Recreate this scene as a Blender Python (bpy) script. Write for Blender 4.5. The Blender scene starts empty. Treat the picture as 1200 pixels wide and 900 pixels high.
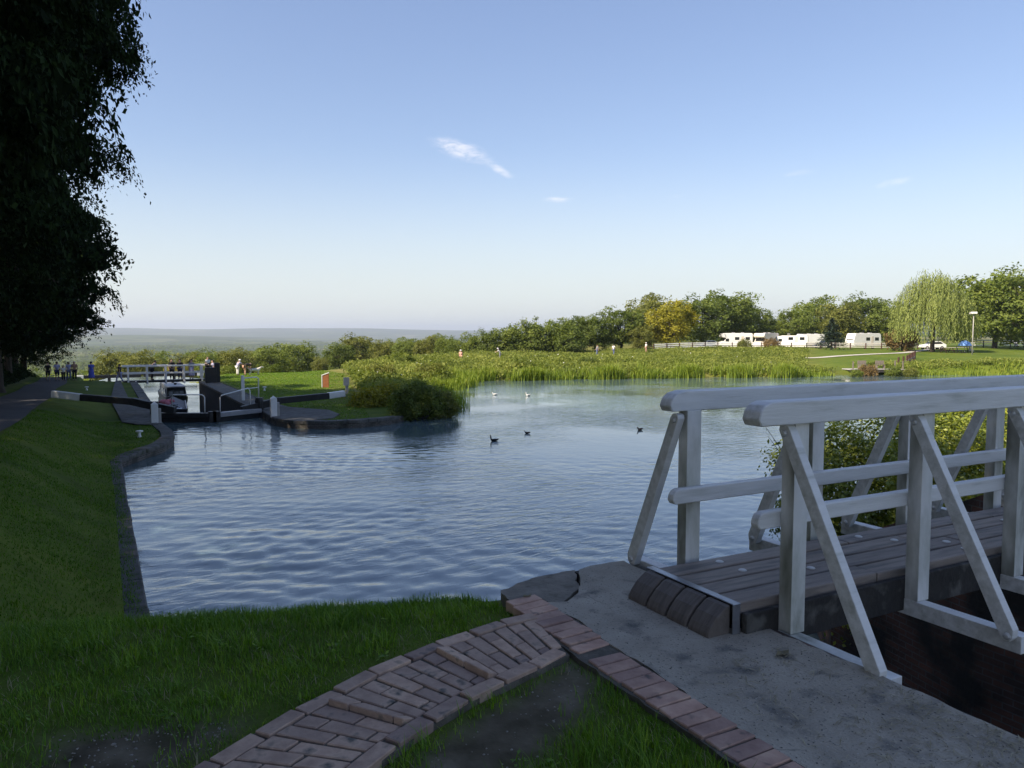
import bpy, bmesh, math, random
import numpy as np
from mathutils import Vector, Matrix
R = math.radians
rnd = random.Random(7)
rng = np.random.default_rng(11)
sc = bpy.context.scene
COL = sc.collection

# ------------------------------------------------------------------ helpers
def tag(o, label=None, cat=None, group=None, kind=None):
    if label: o['label'] = label
    if cat: o['category'] = cat
    if group: o['group'] = group
    if kind: o['kind'] = kind
    return o

def empty(name, loc=(0, 0, 0), rz=0.0, label=None, cat=None, group=None, sc_=1.0):
    o = bpy.data.objects.new(name, None)
    COL.objects.link(o)
    o.empty_display_size = 0.2
    o.location = loc
    o.rotation_euler = (0, 0, rz)
    o.scale = (sc_, sc_, sc_)
    return tag(o, label, cat, group)

def link(name, me, mat, parent=None):
    o = bpy.data.objects.new(name, me)
    COL.objects.link(o)
    if mat is not None and len(me.materials) == 0:
        me.materials.append(mat)
    if parent is not None:
        o.parent = parent
    return o

def copy_tree(o, parent=None):
    c = o.copy()
    COL.objects.link(c)
    if parent is not None:
        c.parent = parent
    for ch in list(o.children):
        copy_tree(ch, c)
    return c

class MB:
    def __init__(self):
        self.v, self.f, self.uv = [], [], []
    def add(self, vs, fs):
        n = len(self.v)
        self.v += [tuple(p) for p in vs]
        self.f += [tuple(i + n for i in q) for q in fs]
        return self
    def hexa(self, a, b):          # two quads (bottom, top), same winding, counter-clockwise from above
        return self.add(list(a) + list(b), [(3, 2, 1, 0), (4, 5, 6, 7), (0, 1, 5, 4), (1, 2, 6, 5), (2, 3, 7, 6), (3, 0, 4, 7)])
    def box(self, x0, x1, y0, y1, z0, z1):
        return self.hexa([(x0, y0, z0), (x1, y0, z0), (x1, y1, z0), (x0, y1, z0)],
                         [(x0, y0, z1), (x1, y0, z1), (x1, y1, z1), (x0, y1, z1)])
    def bar(self, p0, p1, w, h, up=(0, 0, 1)):   # beam of rectangular section between two points
        p0, p1 = Vector(p0), Vector(p1)
        d = (p1 - p0).normalized()
        u = Vector(up)
        s = d.cross(u).normalized()
        u = s.cross(d).normalized()
        q = lambda p: [p - s * w / 2 - u * h / 2, p + s * w / 2 - u * h / 2, p + s * w / 2 + u * h / 2, p - s * w / 2 + u * h / 2]
        return self.add(q(p0) + q(p1), [(0, 1, 2, 3), (7, 6, 5, 4), (1, 0, 4, 5), (2, 1, 5, 6), (3, 2, 6, 7), (0, 3, 7, 4)])
    def tube(self, pts, radii, n=8, cap=True):
        pts = [Vector(p) for p in pts]
        if not isinstance(radii, (list, tuple)): radii = [radii] * len(pts)
        base = len(self.v)
        ref = Vector((0.31, 0.17, 0.93))
        for i, p in enumerate(pts):
            d = (pts[min(i + 1, len(pts) - 1)] - pts[max(i - 1, 0)]).normalized()
            s = d.cross(ref)
            if s.length < 1e-3: s = d.cross(Vector((1, 0, 0)))
            s.normalize(); u = d.cross(s)
            for k in range(n):
                a = 2 * math.pi * k / n
                self.v.append(tuple(p + (s * math.cos(a) + u * math.sin(a)) * radii[i]))
        for i in range(len(pts) - 1):
            for k in range(n):
                a, b = base + i * n + k, base + i * n + (k + 1) % n
                self.f.append((a, a + n, b + n, b))
        if cap:
            self.f.append(tuple(base + k for k in range(n)))
            self.f.append(tuple(base + (len(pts) - 1) * n + k for k in reversed(range(n))))
        return self
    def lathe(self, prof, c=(0, 0, 0), n=16, sx=1.0, sy=1.0):
        base = len(self.v)
        for r, z in prof:
            for k in range(n):
                a = 2 * math.pi * k / n
                self.v.append((c[0] + r * math.cos(a) * sx, c[1] + r * math.sin(a) * sy, c[2] + z))
        for i in range(len(prof) - 1):
            for k in range(n):
                a, b = base + i * n + k, base + i * n + (k + 1) % n
                self.f.append((a, b, b + n, a + n))
        self.f.append(tuple(base + k for k in reversed(range(n))))
        self.f.append(tuple(base + (len(prof) - 1) * n + k for k in range(n)))
        return self
    def prism(self, poly, t0, t1, axis='x'):     # polygon (a,b) extruded along an axis
        f = {'x': lambda a, b, t: (t, a, b), 'y': lambda a, b, t: (a, t, b), 'z': lambda a, b, t: (a, b, t)}[axis]
        n = len(poly)
        self.add([f(a, b, t0) for a, b in poly] + [f(a, b, t1) for a, b in poly],
                 [tuple(range(n)), tuple(reversed(range(n, 2 * n)))] + [((i + 1) % n, i, n + i, n + (i + 1) % n) for i in range(n)])
        return self
    def build(self, name, mat, parent=None, bevel=0.0, smooth=False, seg=2):
        me = bpy.data.meshes.new(name)
        me.from_pydata(self.v, [], self.f)
        bm = bmesh.new(); bm.from_mesh(me)
        bmesh.ops.recalc_face_normals(bm, faces=bm.faces)
        if bevel > 0:
            ed = [e for e in bm.edges if len(e.link_faces) == 2 and e.calc_face_angle(0) > R(25)]
            bmesh.ops.bevel(bm, geom=ed, offset=bevel, segments=seg, affect='EDGES', profile=0.5, clamp_overlap=True)
        bm.to_mesh(me); bm.free()
        if smooth:
            me.polygons.foreach_set('use_smooth', [True] * len(me.polygons))
        me.update()
        return link(name, me, mat, parent)

def np_mesh(name, V, F, attrs=None, smooth=False):
    """V (n,3) float, F (m,k) int, all faces with k corners; attrs: name -> (n,) point floats or (n,4) colours"""
    me = bpy.data.meshes.new(name)
    V = np.ascontiguousarray(V, np.float32); F = np.ascontiguousarray(F, np.int32)
    m, k = F.shape
    me.vertices.add(len(V)); me.vertices.foreach_set('co', V.ravel())
    me.loops.add(m * k); me.loops.foreach_set('vertex_index', F.ravel())
    me.polygons.add(m)
    me.polygons.foreach_set('loop_start', np.arange(0, m * k, k, dtype=np.int32))
    me.polygons.foreach_set('loop_total', np.full(m, k, np.int32))
    me.polygons.foreach_set('use_smooth', np.full(m, smooth, bool))
    for n_, a in (attrs or {}).items():
        if a.ndim == 1:
            at = me.attributes.new(n_, 'FLOAT', 'POINT'); at.data.foreach_set('value', np.ascontiguousarray(a, np.float32))
        else:
            at = me.attributes.new(n_, 'FLOAT_COLOR', 'POINT'); at.data.foreach_set('color', np.ascontiguousarray(a, np.float32).ravel())
    me.update(calc_edges=True)
    return me

# ------------------------------------------------------------------ materials
def nodes(name):
    m = bpy.data.materials.new(name); m.use_nodes = True
    nt = m.node_tree; nt.nodes.clear()
    N = lambda t, **k: _n(nt, t, k)
    return m, nt, N
def _n(nt, t, k):
    n = nt.nodes.new(t)
    for a, b in k.items(): setattr(n, a, b)
    return n
def rgb(c): return (c[0], c[1], c[2], 1.0)

def ramp(N, stops):
    r = N('ShaderNodeValToRGB'); e = r.color_ramp.elements
    while len(e) < len(stops): e.new(0.5)
    for i, (p, c) in enumerate(stops):
        e[i].position = p; e[i].color = rgb(c) if len(c) == 3 else c
    return r

def pm(name, stops, scale=3.0, rough=0.7, bump=0.2, bscale=None, detail=6, metal=0.0, world=False, spec=0.4, stain=None, bdist=0.02, stretch=None, speck=False, island=0.0, algae=0.0):
    """noise-driven paint, wood, concrete ..."""
    m, nt, N = nodes(name); L = nt.links.new
    out = N('ShaderNodeOutputMaterial'); b = N('ShaderNodeBsdfPrincipled'); L(b.outputs[0], out.inputs[0])
    if world: co = N('ShaderNodeNewGeometry').outputs['Position']
    else: co = N('ShaderNodeTexCoord').outputs['Object']
    if stretch:
        mp = N('ShaderNodeMapping'); mp.inputs['Scale'].default_value = stretch; L(co, mp.inputs[0]); co = mp.outputs[0]
    t = N('ShaderNodeTexNoise'); t.inputs['Scale'].default_value = scale; t.inputs['Detail'].default_value = detail
    t.inputs['Roughness'].default_value = 0.62
    L(co, t.inputs['Vector'])
    if len(stops[0]) == 3: stops = [(0.3, stops[0]), (0.7, stops[-1])] if len(stops) == 2 else [(0.3 + 0.4 * i / (len(stops) - 1), c) for i, c in enumerate(stops)]
    r = ramp(N, stops); L(t.outputs['Fac'], r.inputs[0])
    col = r.outputs[0]
    if stain:
        sc_, lo, hi, c = stain
        t2 = N('ShaderNodeTexNoise'); t2.inputs['Scale'].default_value = sc_; t2.inputs['Detail'].default_value = 8; L(co, t2.inputs['Vector'])
        r2 = ramp(N, [(lo, (0, 0, 0)), (hi, (1, 1, 1))]); L(t2.outputs['Fac'], r2.inputs[0])
        mx = N('ShaderNodeMix', data_type='RGBA'); L(r2.outputs[0], mx.inputs[0]); L(col, mx.inputs[6]); mx.inputs[7].default_value = rgb(c); col = mx.outputs[2]
    if algae:                                  # grey green algae on the timbers' damp western side
        ge = N('ShaderNodeNewGeometry'); sx_ = N('ShaderNodeSeparateXYZ'); L(ge.outputs['True Normal'], sx_.inputs[0])
        f1 = N('ShaderNodeMapRange'); f1.inputs[1].default_value = -.3; f1.inputs[2].default_value = -.8; L(sx_.outputs[0], f1.inputs[0])
        t7 = N('ShaderNodeTexNoise'); t7.inputs['Scale'].default_value = 5; t7.inputs['Detail'].default_value = 8; L(co, t7.inputs['Vector'])
        r7 = ramp(N, [(.36, (0, 0, 0)), (.66, (1, 1, 1))]); L(t7.outputs['Fac'], r7.inputs[0])
        q7 = N('ShaderNodeMath', operation='MULTIPLY'); L(f1.outputs[0], q7.inputs[0]); L(r7.outputs[0], q7.inputs[1])
        q8 = N('ShaderNodeMath', operation='MULTIPLY'); L(q7.outputs[0], q8.inputs[0]); q8.inputs[1].default_value = algae
        m7 = N('ShaderNodeMix', data_type='RGBA'); L(q8.outputs[0], m7.inputs[0]); L(col, m7.inputs[6]); m7.inputs[7].default_value = (.15, .16, .12, 1); col = m7.outputs[2]
    if island:
        ri = N('ShaderNodeNewGeometry').outputs['Random Per Island']
        rv = ramp(N, [(0, (1 - island, 1 - island, 1 - island * .8)), (.5, (1, 1, 1)), (1, (1 + island, 1 + island * .92, 1 + island * .8))]); L(ri, rv.inputs[0])
        mi = N('ShaderNodeMix', data_type='RGBA', blend_type='MULTIPLY'); mi.inputs[0].default_value = 1; L(col, mi.inputs[6]); L(rv.outputs[0], mi.inputs[7]); col = mi.outputs[2]
    if speck:
        d4 = N('ShaderNodeTexNoise'); d4.inputs['Scale'].default_value = 3; d4.inputs['Detail'].default_value = 6; L(co, d4.inputs['Vector'])
        a4 = N('ShaderNodeMix', data_type='VECTOR'); a4.inputs[0].default_value = .22; L(co, a4.inputs[4]); L(d4.outputs['Color'], a4.inputs[5])
        v4 = N('ShaderNodeTexVoronoi', feature='DISTANCE_TO_EDGE'); v4.inputs['Scale'].default_value = 1.5; L(a4.outputs[1], v4.inputs['Vector'])
        r5 = ramp(N, [(.002, (.55, .55, .55)), (.007, (0, 0, 0))]); L(v4.outputs['Distance'], r5.inputs[0])
        g5 = ramp(N, [(.54, (0, 0, 0)), (.62, (1, 1, 1))]); L(t.outputs['Fac'], g5.inputs[0])
        p5 = N('ShaderNodeMix', data_type='RGBA', blend_type='MULTIPLY'); p5.inputs[0].default_value = 1; L(r5.outputs[0], p5.inputs[6]); L(g5.outputs[0], p5.inputs[7])
        m5 = N('ShaderNodeMix', data_type='RGBA'); L(p5.outputs[2], m5.inputs[0]); L(col, m5.inputs[6]); m5.inputs[7].default_value = (.03, .03, .028, 1); col = m5.outputs[2]
        for s_, lo, hi, c in ((95, .66, .70, (.40, .38, .34)), (60, .63, .70, (.05, .048, .045))):
            t4 = N('ShaderNodeTexNoise'); t4.inputs['Scale'].default_value = s_; t4.inputs['Detail'].default_value = 2; L(co, t4.inputs['Vector'])
            r4 = ramp(N, [(lo, (0, 0, 0)), (hi, (1, 1, 1))]); L(t4.outputs['Fac'], r4.inputs[0])
            m4 = N('ShaderNodeMix', data_type='RGBA'); L(r4.outputs[0], m4.inputs[0]); L(col, m4.inputs[6]); m4.inputs[7].default_value = rgb(c); col = m4.outputs[2]
    L(col, b.inputs['Base Color'])
    b.inputs['Roughness'].default_value = rough; b.inputs['Metallic'].default_value = metal
    b.inputs['Specular IOR Level'].default_value = spec
    if bump:
        t3 = N('ShaderNodeTexNoise'); t3.inputs['Scale'].default_value = bscale or scale * 6; t3.inputs['Detail'].default_value = 5; L(co, t3.inputs['Vector'])
        bp = N('ShaderNodeBump'); bp.inputs['Strength'].default_value = bump; bp.inputs['Distance'].default_value = bdist
        L(t3.outputs['Fac'], bp.inputs['Height']); L(bp.outputs[0], b.inputs['Normal'])
    return m

def leaf_mat(name, dark, mid, light, transl=0.3, rough=0.55, spec=0.25):
    m, nt, N = nodes(name); L = nt.links.new
    out = N('ShaderNodeOutputMaterial')
    at = N('ShaderNodeAttribute', attribute_name='rnd')
    r = ramp(N, [(0.0, dark), (0.5, mid), (1.0, light)]); L(at.outputs['Fac'], r.inputs[0])
    b = N('ShaderNodeBsdfPrincipled'); b.inputs['Roughness'].default_value = rough; b.inputs['Specular IOR Level'].default_value = spec
    L(r.outputs[0], b.inputs['Base Color'])
    tr = N('ShaderNodeBsdfTranslucent')
    hs = N('ShaderNodeHueSaturation'); hs.inputs['Saturation'].default_value = 1.15; hs.inputs['Value'].default_value = 1.2
    hs.inputs['Hue'].default_value = 0.49
    L(r.outputs[0], hs.inputs['Color']); L(hs.outputs[0], tr.inputs['Color'])
    mx = N('ShaderNodeMixShader'); mx.inputs[0].default_value = transl
    L(b.outputs[0], mx.inputs[1]); L(tr.outputs[0], mx.inputs[2]); L(mx.outputs[0], out.inputs[0])
    return m

def brick_mat(name, c1, c2, mortar, bw=0.225, bh=0.075, ms=0.008, dirt=(0.02, 0.018, 0.016), dirt_lo=0.45, dirt_hi=0.62, dsc=1.3):
    m, nt, N = nodes(name); L = nt.links.new
    out = N('ShaderNodeOutputMaterial'); b = N('ShaderNodeBsdfPrincipled'); L(b.outputs[0], out.inputs[0])
    uv = N('ShaderNodeTexCoord').outputs['UV']
    t = N('ShaderNodeTexBrick'); L(uv, t.inputs['Vector'])
    t.inputs['Scale'].default_value = 1.0; t.inputs['Brick Width'].default_value = bw; t.inputs['Row Height'].default_value = bh
    t.inputs['Mortar Size'].default_value = ms; t.inputs['Color1'].default_value = rgb(c1); t.inputs['Color2'].default_value = rgb(c2)
    t.inputs['Mortar'].default_value = rgb(mortar); t.inputs['Mortar Smooth'].default_value = 0.3
    n = N('ShaderNodeTexNoise'); n.inputs['Scale'].default_value = dsc; n.inputs['Detail'].default_value = 9; L(uv, n.inputs['Vector'])
    r = ramp(N, [(dirt_lo, (0, 0, 0)), (dirt_hi, (1, 1, 1))]); L(n.outputs['Fac'], r.inputs[0])
    mx = N('ShaderNodeMix', data_type='RGBA'); L(r.outputs[0], mx.inputs[0]); L(t.outputs['Color'], mx.inputs[6]); mx.inputs[7].default_value = rgb(dirt)
    L(mx.outputs[2], b.inputs['Base Color']); b.inputs['Roughness'].default_value = 0.85
    n2 = N('ShaderNodeTexNoise'); n2.inputs['Scale'].default_value = 30; n2.inputs['Detail'].default_value = 4; L(uv, n2.inputs['Vector'])
    ad = N('ShaderNodeMath', operation='MULTIPLY_ADD'); L(t.outputs['Fac'], ad.inputs[0]); ad.inputs[1].default_value = -0.8; L(n2.outputs['Fac'], ad.inputs[2])
    bp = N('ShaderNodeBump'); bp.inputs['Strength'].default_value = 0.5; bp.inputs['Distance'].default_value = 0.012
    L(ad.outputs[0], bp.inputs['Height']); L(bp.outputs[0], b.inputs['Normal'])
    return m

M = {}
M['white_paint'] = pm('white_paint', [(0.25, (0.44, 0.45, 0.41)), (0.42, (0.66, 0.66, 0.64)), (0.75, (0.78, 0.78, 0.77))], scale=3.0, rough=0.6, bump=0.5, bscale=16, detail=10, stretch=(.5, 5, 5),
                      stain=(2.2, 0.62, 0.76, (0.48, 0.49, 0.44)), bdist=0.006, algae=.28)
M['white_worn'] = pm('white_worn', [(0.28, (0.17, 0.175, 0.14)), (0.42, (0.50, 0.51, 0.46)), (0.60, (0.74, 0.74, 0.72))], scale=3.4, rough=0.6, bump=0.35, detail=10, bscale=24, stretch=(1, 1, .35),
                     stain=(5.0, 0.62, 0.76, (0.20, 0.20, 0.16)), bdist=0.006, algae=1.0)
M['white_plain'] = pm('white_plain', [(0.70, 0.70, 0.69), (0.80, 0.80, 0.79)], scale=1.5, rough=0.4, bump=0.03)
M['deck_wood'] = pm('deck_wood', [(0.2, (0.132, 0.106, 0.088)), (0.5, (0.239, 0.196, 0.167)), (0.8, (0.329, 0.280, 0.240))], scale=2.0, rough=0.62, bump=0.35, bscale=16,
                    stretch=(1.2, 9, 9), stain=(1.4, 0.5, 0.7, (0.085, 0.08, 0.078)), bdist=0.008, island=.15)
M['ramp_wood'] = pm('ramp_wood', [(0.25, (0.077, 0.062, 0.053)), (0.75, (0.175, 0.146, 0.126))], scale=3.0, rough=0.6, bump=0.4, bscale=20, stretch=(2, 14, 2), bdist=0.008)
M['dark_timber'] = pm('dark_timber', [(0.25, (0.014, 0.013, 0.012)), (0.7, (0.045, 0.04, 0.036))], scale=4, rough=0.8, bump=0.4, stain=(6, 0.55, 0.68, (0.10, 0.095, 0.085)))
M['steel'] = pm('steel', [(0.22, 0.23, 0.26), (0.40, 0.42, 0.46)], scale=6, rough=0.33, bump=0.05, metal=0.85)
M['bolt'] = pm('bolt', [(0.45, 0.45, 0.44), (0.65, 0.65, 0.64)], scale=20, rough=0.45, bump=0.05, metal=0.3)
M['black_paint'] = pm('black_paint', [(0.008, 0.008, 0.009), (0.022, 0.022, 0.024)], scale=3, rough=0.5, bump=0.08)
M['black_matt'] = pm('black_matt', [(0.010, 0.010, 0.011), (0.028, 0.027, 0.026)], scale=2, rough=0.85, bump=0.2)
M['concrete'] = pm('concrete', [(0.28, (0.235, 0.205, 0.163)), (0.5, (0.329, 0.292, 0.234)), (0.75, (0.417, 0.371, 0.301))], scale=2.4, rough=0.85, bump=0.55, bscale=60, detail=9, world=True,
                   stain=(5.5, 0.55, 0.72, (0.105, 0.102, 0.094)), bdist=0.012, speck=True)
M['coping'] = pm('coping', [(0.3, (0.05, 0.048, 0.042)), (0.7, (0.15, 0.145, 0.135))], scale=2.5, rough=0.9, bump=0.5, bscale=18, world=True, stain=(3, 0.55, 0.7, (0.05, 0.055, 0.03)))
M['kerb_stone'] = pm('kerb_stone', [(0.3, (0.12, 0.105, 0.085)), (0.7, (0.25, 0.225, 0.185))], scale=5, rough=0.9, bump=0.6, bscale=30, world=True, stain=(8, 0.55, 0.7, (0.09, 0.08, 0.06)))
M['pebble'] = pm('pebble', [(0.14, 0.125, 0.105), (0.34, 0.32, 0.28)], scale=40, rough=0.9, bump=0, world=True)
M['tarmac'] = pm('tarmac', [(0.05, 0.05, 0.054), (0.08, 0.08, 0.086)], scale=1.2, rough=0.9, bump=0.4, bscale=50, world=True)
M['gravel'] = pm('gravel', [(0.36, 0.34, 0.31), (0.50, 0.48, 0.45)], scale=2, rough=0.95, bump=0.3, bscale=30, world=True)
M['brick_wall'] = brick_mat('brick_wall', (0.17, 0.075, 0.050), (0.09, 0.05, 0.04), (0.12, 0.11, 0.10), dirt=(0.022, 0.019, 0.016), dirt_lo=0.42, dirt_hi=0.60)
M['brick_quay'] = brick_mat('brick_quay', (0.09, 0.07, 0.055), (0.055, 0.045, 0.04), (0.15, 0.145, 0.13), ms=0.014, dirt=(0.03, 0.028, 0.022), dirt_lo=0.48, dirt_hi=0.62)
M['paver'] = pm('paver', [(0.28, (0.269, 0.181, 0.142)), (0.5, (0.390, 0.270, 0.206)), (0.72, (0.497, 0.359, 0.272))], scale=9, island=.30, rough=0.85, bump=0.45, bscale=40, world=True,
                stain=(9, 0.58, 0.7, (0.09, 0.085, 0.075)), bdist=0.008)
M['red_paver'] = pm('red_paver', [(0.28, (0.298, 0.176, 0.134)), (0.5, (0.405, 0.253, 0.196)), (0.72, (0.501, 0.341, 0.258))], scale=8, island=.26, rough=0.85, bump=0.4, bscale=40, world=True,
                    stain=(10, 0.6, 0.72, (0.12, 0.095, 0.085)), bdist=0.008)
M['mortar'] = pm('mortar', [(0.075, 0.066, 0.052), (0.15, 0.135, 0.11)], scale=12, rough=0.95, bump=0.5, bscale=60, world=True)
M['bark'] = pm('bark', [(0.025, 0.02, 0.016), (0.075, 0.062, 0.05)], scale=3, rough=0.95, bump=0.7, bscale=12, stretch=(3, 3, 0.6))
M['wood_post'] = pm('wood_post', [(0.11, 0.095, 0.08), (0.22, 0.19, 0.16)], scale=3, rough=0.85, bump=0.3, stretch=(4, 4, 1))
M['grey_wood'] = pm('grey_wood', [(0.30, 0.29, 0.28), (0.45, 0.44, 0.42)], scale=3, rough=0.8, bump=0.2)
M['dark_brown'] = pm('dark_brown', [(0.05, 0.022, 0.018), (0.09, 0.04, 0.03)], scale=4, rough=0.7, bump=0.2)
M['rust'] = pm('rust', [(0.24, 0.085, 0.035), (0.34, 0.13, 0.055)], scale=5, rough=0.8, bump=0.2)
M['glass'] = pm('glass', [(0.012, 0.015, 0.018), (0.022, 0.026, 0.03)], scale=1, rough=0.08, bump=0, spec=0.6)
M['caravan_white'] = pm('caravan_white', [(0.72, 0.72, 0.71), (0.80, 0.80, 0.80)], scale=0.8, rough=0.32, bump=0)
M['caravan_cream_reflect'] = pm('caravan_cream_reflect', [(0.62, 0.54, 0.46), (0.74, 0.68, 0.62)], scale=0.5, rough=0.35, bump=0)  # door cream; brown reflections on the second motorhome are put into it too
M['grey_trim'] = pm('grey_trim', [(0.22, 0.22, 0.23), (0.30, 0.30, 0.31)], scale=2, rough=0.5, bump=0)
M['rubber'] = pm('rubber', [(0.012, 0.012, 0.012), (0.03, 0.03, 0.03)], scale=8, rough=0.85, bump=0.1)
M['boat_grey'] = pm('boat_grey', [(0.26, 0.27, 0.29), (0.36, 0.37, 0.39)], scale=2, rough=0.5, bump=0.04)
M['boat_pale'] = pm('boat_pale', [(0.42, 0.42, 0.43), (0.55, 0.55, 0.56)], scale=2, rough=0.5, bump=0.04)
M['canvas'] = pm('canvas', [(0.14, 0.14, 0.15), (0.30, 0.30, 0.31)], scale=3, rough=0.8, bump=0.3, bscale=8)
M['pink_cloth'] = pm('pink_cloth', [(0.45, 0.10, 0.13), (0.62, 0.22, 0.25)], scale=9, rough=0.8, bump=0.3)
M['blue_cloth'] = pm('blue_cloth', [(0.10, 0.24, 0.62), (0.18, 0.36, 0.78)], scale=3, rough=0.7, bump=0.1)
for n_, c in dict(skin=(0.46, 0.29, 0.22), hair_dark=(0.012, 0.010, 0.009), hair_brown=(0.07, 0.04, 0.022), hair_grey=(0.42, 0.40, 0.38), cloth_black=(0.012, 0.012, 0.014),
                  cloth_navy=(0.02, 0.03, 0.09), cloth_blue=(0.06, 0.09, 0.42), cloth_lilac=(0.36, 0.37, 0.55), cloth_white=(0.70, 0.70, 0.70), cloth_grey=(0.22, 0.23, 0.26),
                  cloth_pink=(0.78, 0.40, 0.32), cloth_tan=(0.40, 0.24, 0.17), cloth_denim=(0.10, 0.13, 0.24), shoe=(0.05, 0.045, 0.04), fur_white=(0.62, 0.60, 0.56),
                  feather_dark=(0.018, 0.018, 0.02), feather_brown=(0.12, 0.09, 0.065), feather_white=(0.75, 0.75, 0.74), bill=(0.45, 0.28, 0.06), eye_dark=(0.01, 0.01, 0.01)).items():
    M[n_] = pm(n_, [tuple(0.85 * v for v in c), tuple(min(1, 1.12 * v) for v in c)], scale=6, rough=0.75, bump=0.1, bscale=20)
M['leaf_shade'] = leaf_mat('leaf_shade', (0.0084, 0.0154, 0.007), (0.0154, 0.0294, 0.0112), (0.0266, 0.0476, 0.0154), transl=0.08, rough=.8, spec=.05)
M['leaf_dark'] = leaf_mat('leaf_dark', (0.0585, 0.0854, 0.02), (0.117, 0.1647, 0.034), (0.195, 0.2379, 0.052), transl=0.40)
M['leaf_mid'] = leaf_mat('leaf_mid', (0.0696, 0.1012, 0.0228), (0.15, 0.2012, 0.0408), (0.24, 0.2818, 0.0617), transl=0.40)
M['leaf_olive'] = leaf_mat('leaf_olive', (0.0858, 0.1001, 0.026), (0.1645, 0.1859, 0.0455), (0.2574, 0.2646, 0.065), transl=0.40)
M['leaf_yellow'] = leaf_mat('leaf_yellow', (0.1276, 0.1365, 0.0175), (0.2626, 0.2516, 0.03), (0.405, 0.3594, 0.0438), transl=0.32)
M['leaf_willow'] = leaf_mat('leaf_willow', (0.1121, 0.1482, 0.0429), (0.2242, 0.273, 0.0786), (0.3438, 0.39, 0.1216), transl=0.32)
M['leaf_spruce'] = leaf_mat('leaf_spruce', (0.012, 0.026, 0.018), (0.024, 0.044, 0.030), (0.045, 0.07, 0.045), transl=0.1)
M['leaf_rust'] = leaf_mat('leaf_rust', (0.1035, 0.0747, 0.0287), (0.184, 0.1265, 0.0517), (0.253, 0.1725, 0.069), transl=0.25)
M['leaf_ivy'] = leaf_mat('leaf_ivy', (0.0797, 0.1159, 0.0199), (0.1884, 0.2391, 0.0347), (0.3767, 0.3912, 0.0683), transl=0.28, rough=0.4, spec=0.4)
M['reed'] = leaf_mat('reed', (0.0858, 0.1358, 0.0229), (0.1859, 0.2646, 0.0372), (0.3289, 0.379, 0.0644), transl=0.35)
M['meadow_leaf'] = leaf_mat('meadow_leaf', (0.0782, 0.115, 0.0228), (0.1748, 0.22, 0.0418), (0.3036, 0.33, 0.0855), transl=0.40)
M['grass_blade'] = leaf_mat('grass_blade', (0.0466, 0.1148, 0.0132), (0.1076, 0.2392, 0.0217), (0.2512, 0.3829, 0.0482), transl=0.35, rough=0.5, spec=0.3)
M['lawn_blade'] = leaf_mat('lawn_blade', (0.0497, 0.1186, 0.0097), (0.0932, 0.2059, 0.0146), (0.1677, 0.2718, 0.0243), transl=0.3, rough=0.6, spec=0.2)
M['straw'] = leaf_mat('straw', (0.20, 0.17, 0.10), (0.30, 0.26, 0.16), (0.42, 0.38, 0.26), transl=0.2)

# ------------------------------------------------------------------ the lie of the land
# +Y runs down the canal, +X across it to the right.  z = 0 is the concrete by the footbridge.
WATER, LOW_WATER = -3.1, -5.3
POND = [  # (x, y, bank type from this vertex on: wall 'w' / natural 'n')
    (3.36, -30, 'w'), (3.36, 4.62, 'w'), (2.9, 5.2, 'w'), (2.2, 6.5, 'w'), (1.3, 8.6, 'w'), (0.5, 12.0, 'w'), (0.42, 30.2, 'w'), (1.1, 31.8, 'w'), (2.05, 33.6, 'w'),
    (2.55, 35.6, 'w'), (2.62, 37.5, 'w'), (2.35, 40.5, 'w'), (2.25, 45.6, 'w'), (7.85, 45.6, 'w'), (7.75, 42.6, 'w'), (7.75, 40.4, 'w'), (8.35, 38.9, 'w'), (9.6, 38.0, 'w'), (11.4, 37.7, 'w'),
    (13.2, 38.3, 'w'), (14.2, 39.6, 'n'), (18.0, 39.6, 'n'), (18.7, 44, 'n'), (23.4, 56, 'n'), (31.5, 68, 'n'), (38, 67.5, 'n'), (45, 65.6, 'n'), (52, 64, 'n'), (58.5, 62.4, 'n'),
    (65, 58.6, 'n'), (74, 59, 'n'), (80, 56.2, 'n'), (92, 50, 'n'), (110, 36, 'n'), (112, 14, 'n'), (60, 6.5, 'n'), (22, 10.5, 'n'), (11, 9.6, 'n'), (9.2, 7.5, 'w'), (8.6, 5.0, 'w'), (8.6, -30, 'w')]
LOCK = [(2.6, 45.4, 'w'), (2.6, 77, 'w'), (-0.5, 83, 'n'), (-1.0, 116, 'n'), (2.7, 119, 'n'), (2.7, 135, 'n'), (7.4, 135, 'n'), (7.4, 119, 'n'), (11.5, 114, 'n'), (11, 93, 'n'), (8.2, 83, 'n'), (7.6, 77, 'w'), (7.6, 45.4, 'w')]

def smooth(a, b, x):
    t = np.clip((x - a) / (b - a), 0, 1); return t * t * (3 - 2 * t)

def poly_sd(poly, x, y):
    """signed distance (+ outside) and bank width of the nearest side"""
    px = np.array([p[0] for p in poly], float); py = np.array([p[1] for p in poly], float)
    w = np.array([0.32 if p[2] == 'w' else 1.6 for p in poly])
    n = len(px); best = np.full(x.shape, 1e9); bw = np.full(x.shape, 1.6); inside = np.zeros(x.shape, bool)
    for i in range(n):
        j = (i + 1) % n
        ax, ay, bx, by = px[i], py[i], px[j], py[j]
        dx, dy = bx - ax, by - ay
        t = np.clip(((x - ax) * dx + (y - ay) * dy) / (dx * dx + dy * dy), 0, 1)
        d = np.hypot(x - ax - t * dx, y - ay - t * dy)
        k = d < best; best = np.where(k, d, best); bw = np.where(k, w[i], bw)
        c = (ay > y) != (by > y)
        with np.errstate(divide='ignore', invalid='ignore'):
            xi = ax + (y - ay) * dx / (dy if dy != 0 else 1e-9)
        inside ^= c & (x < xi)
    return np.where(inside, -best, best), bw

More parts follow.
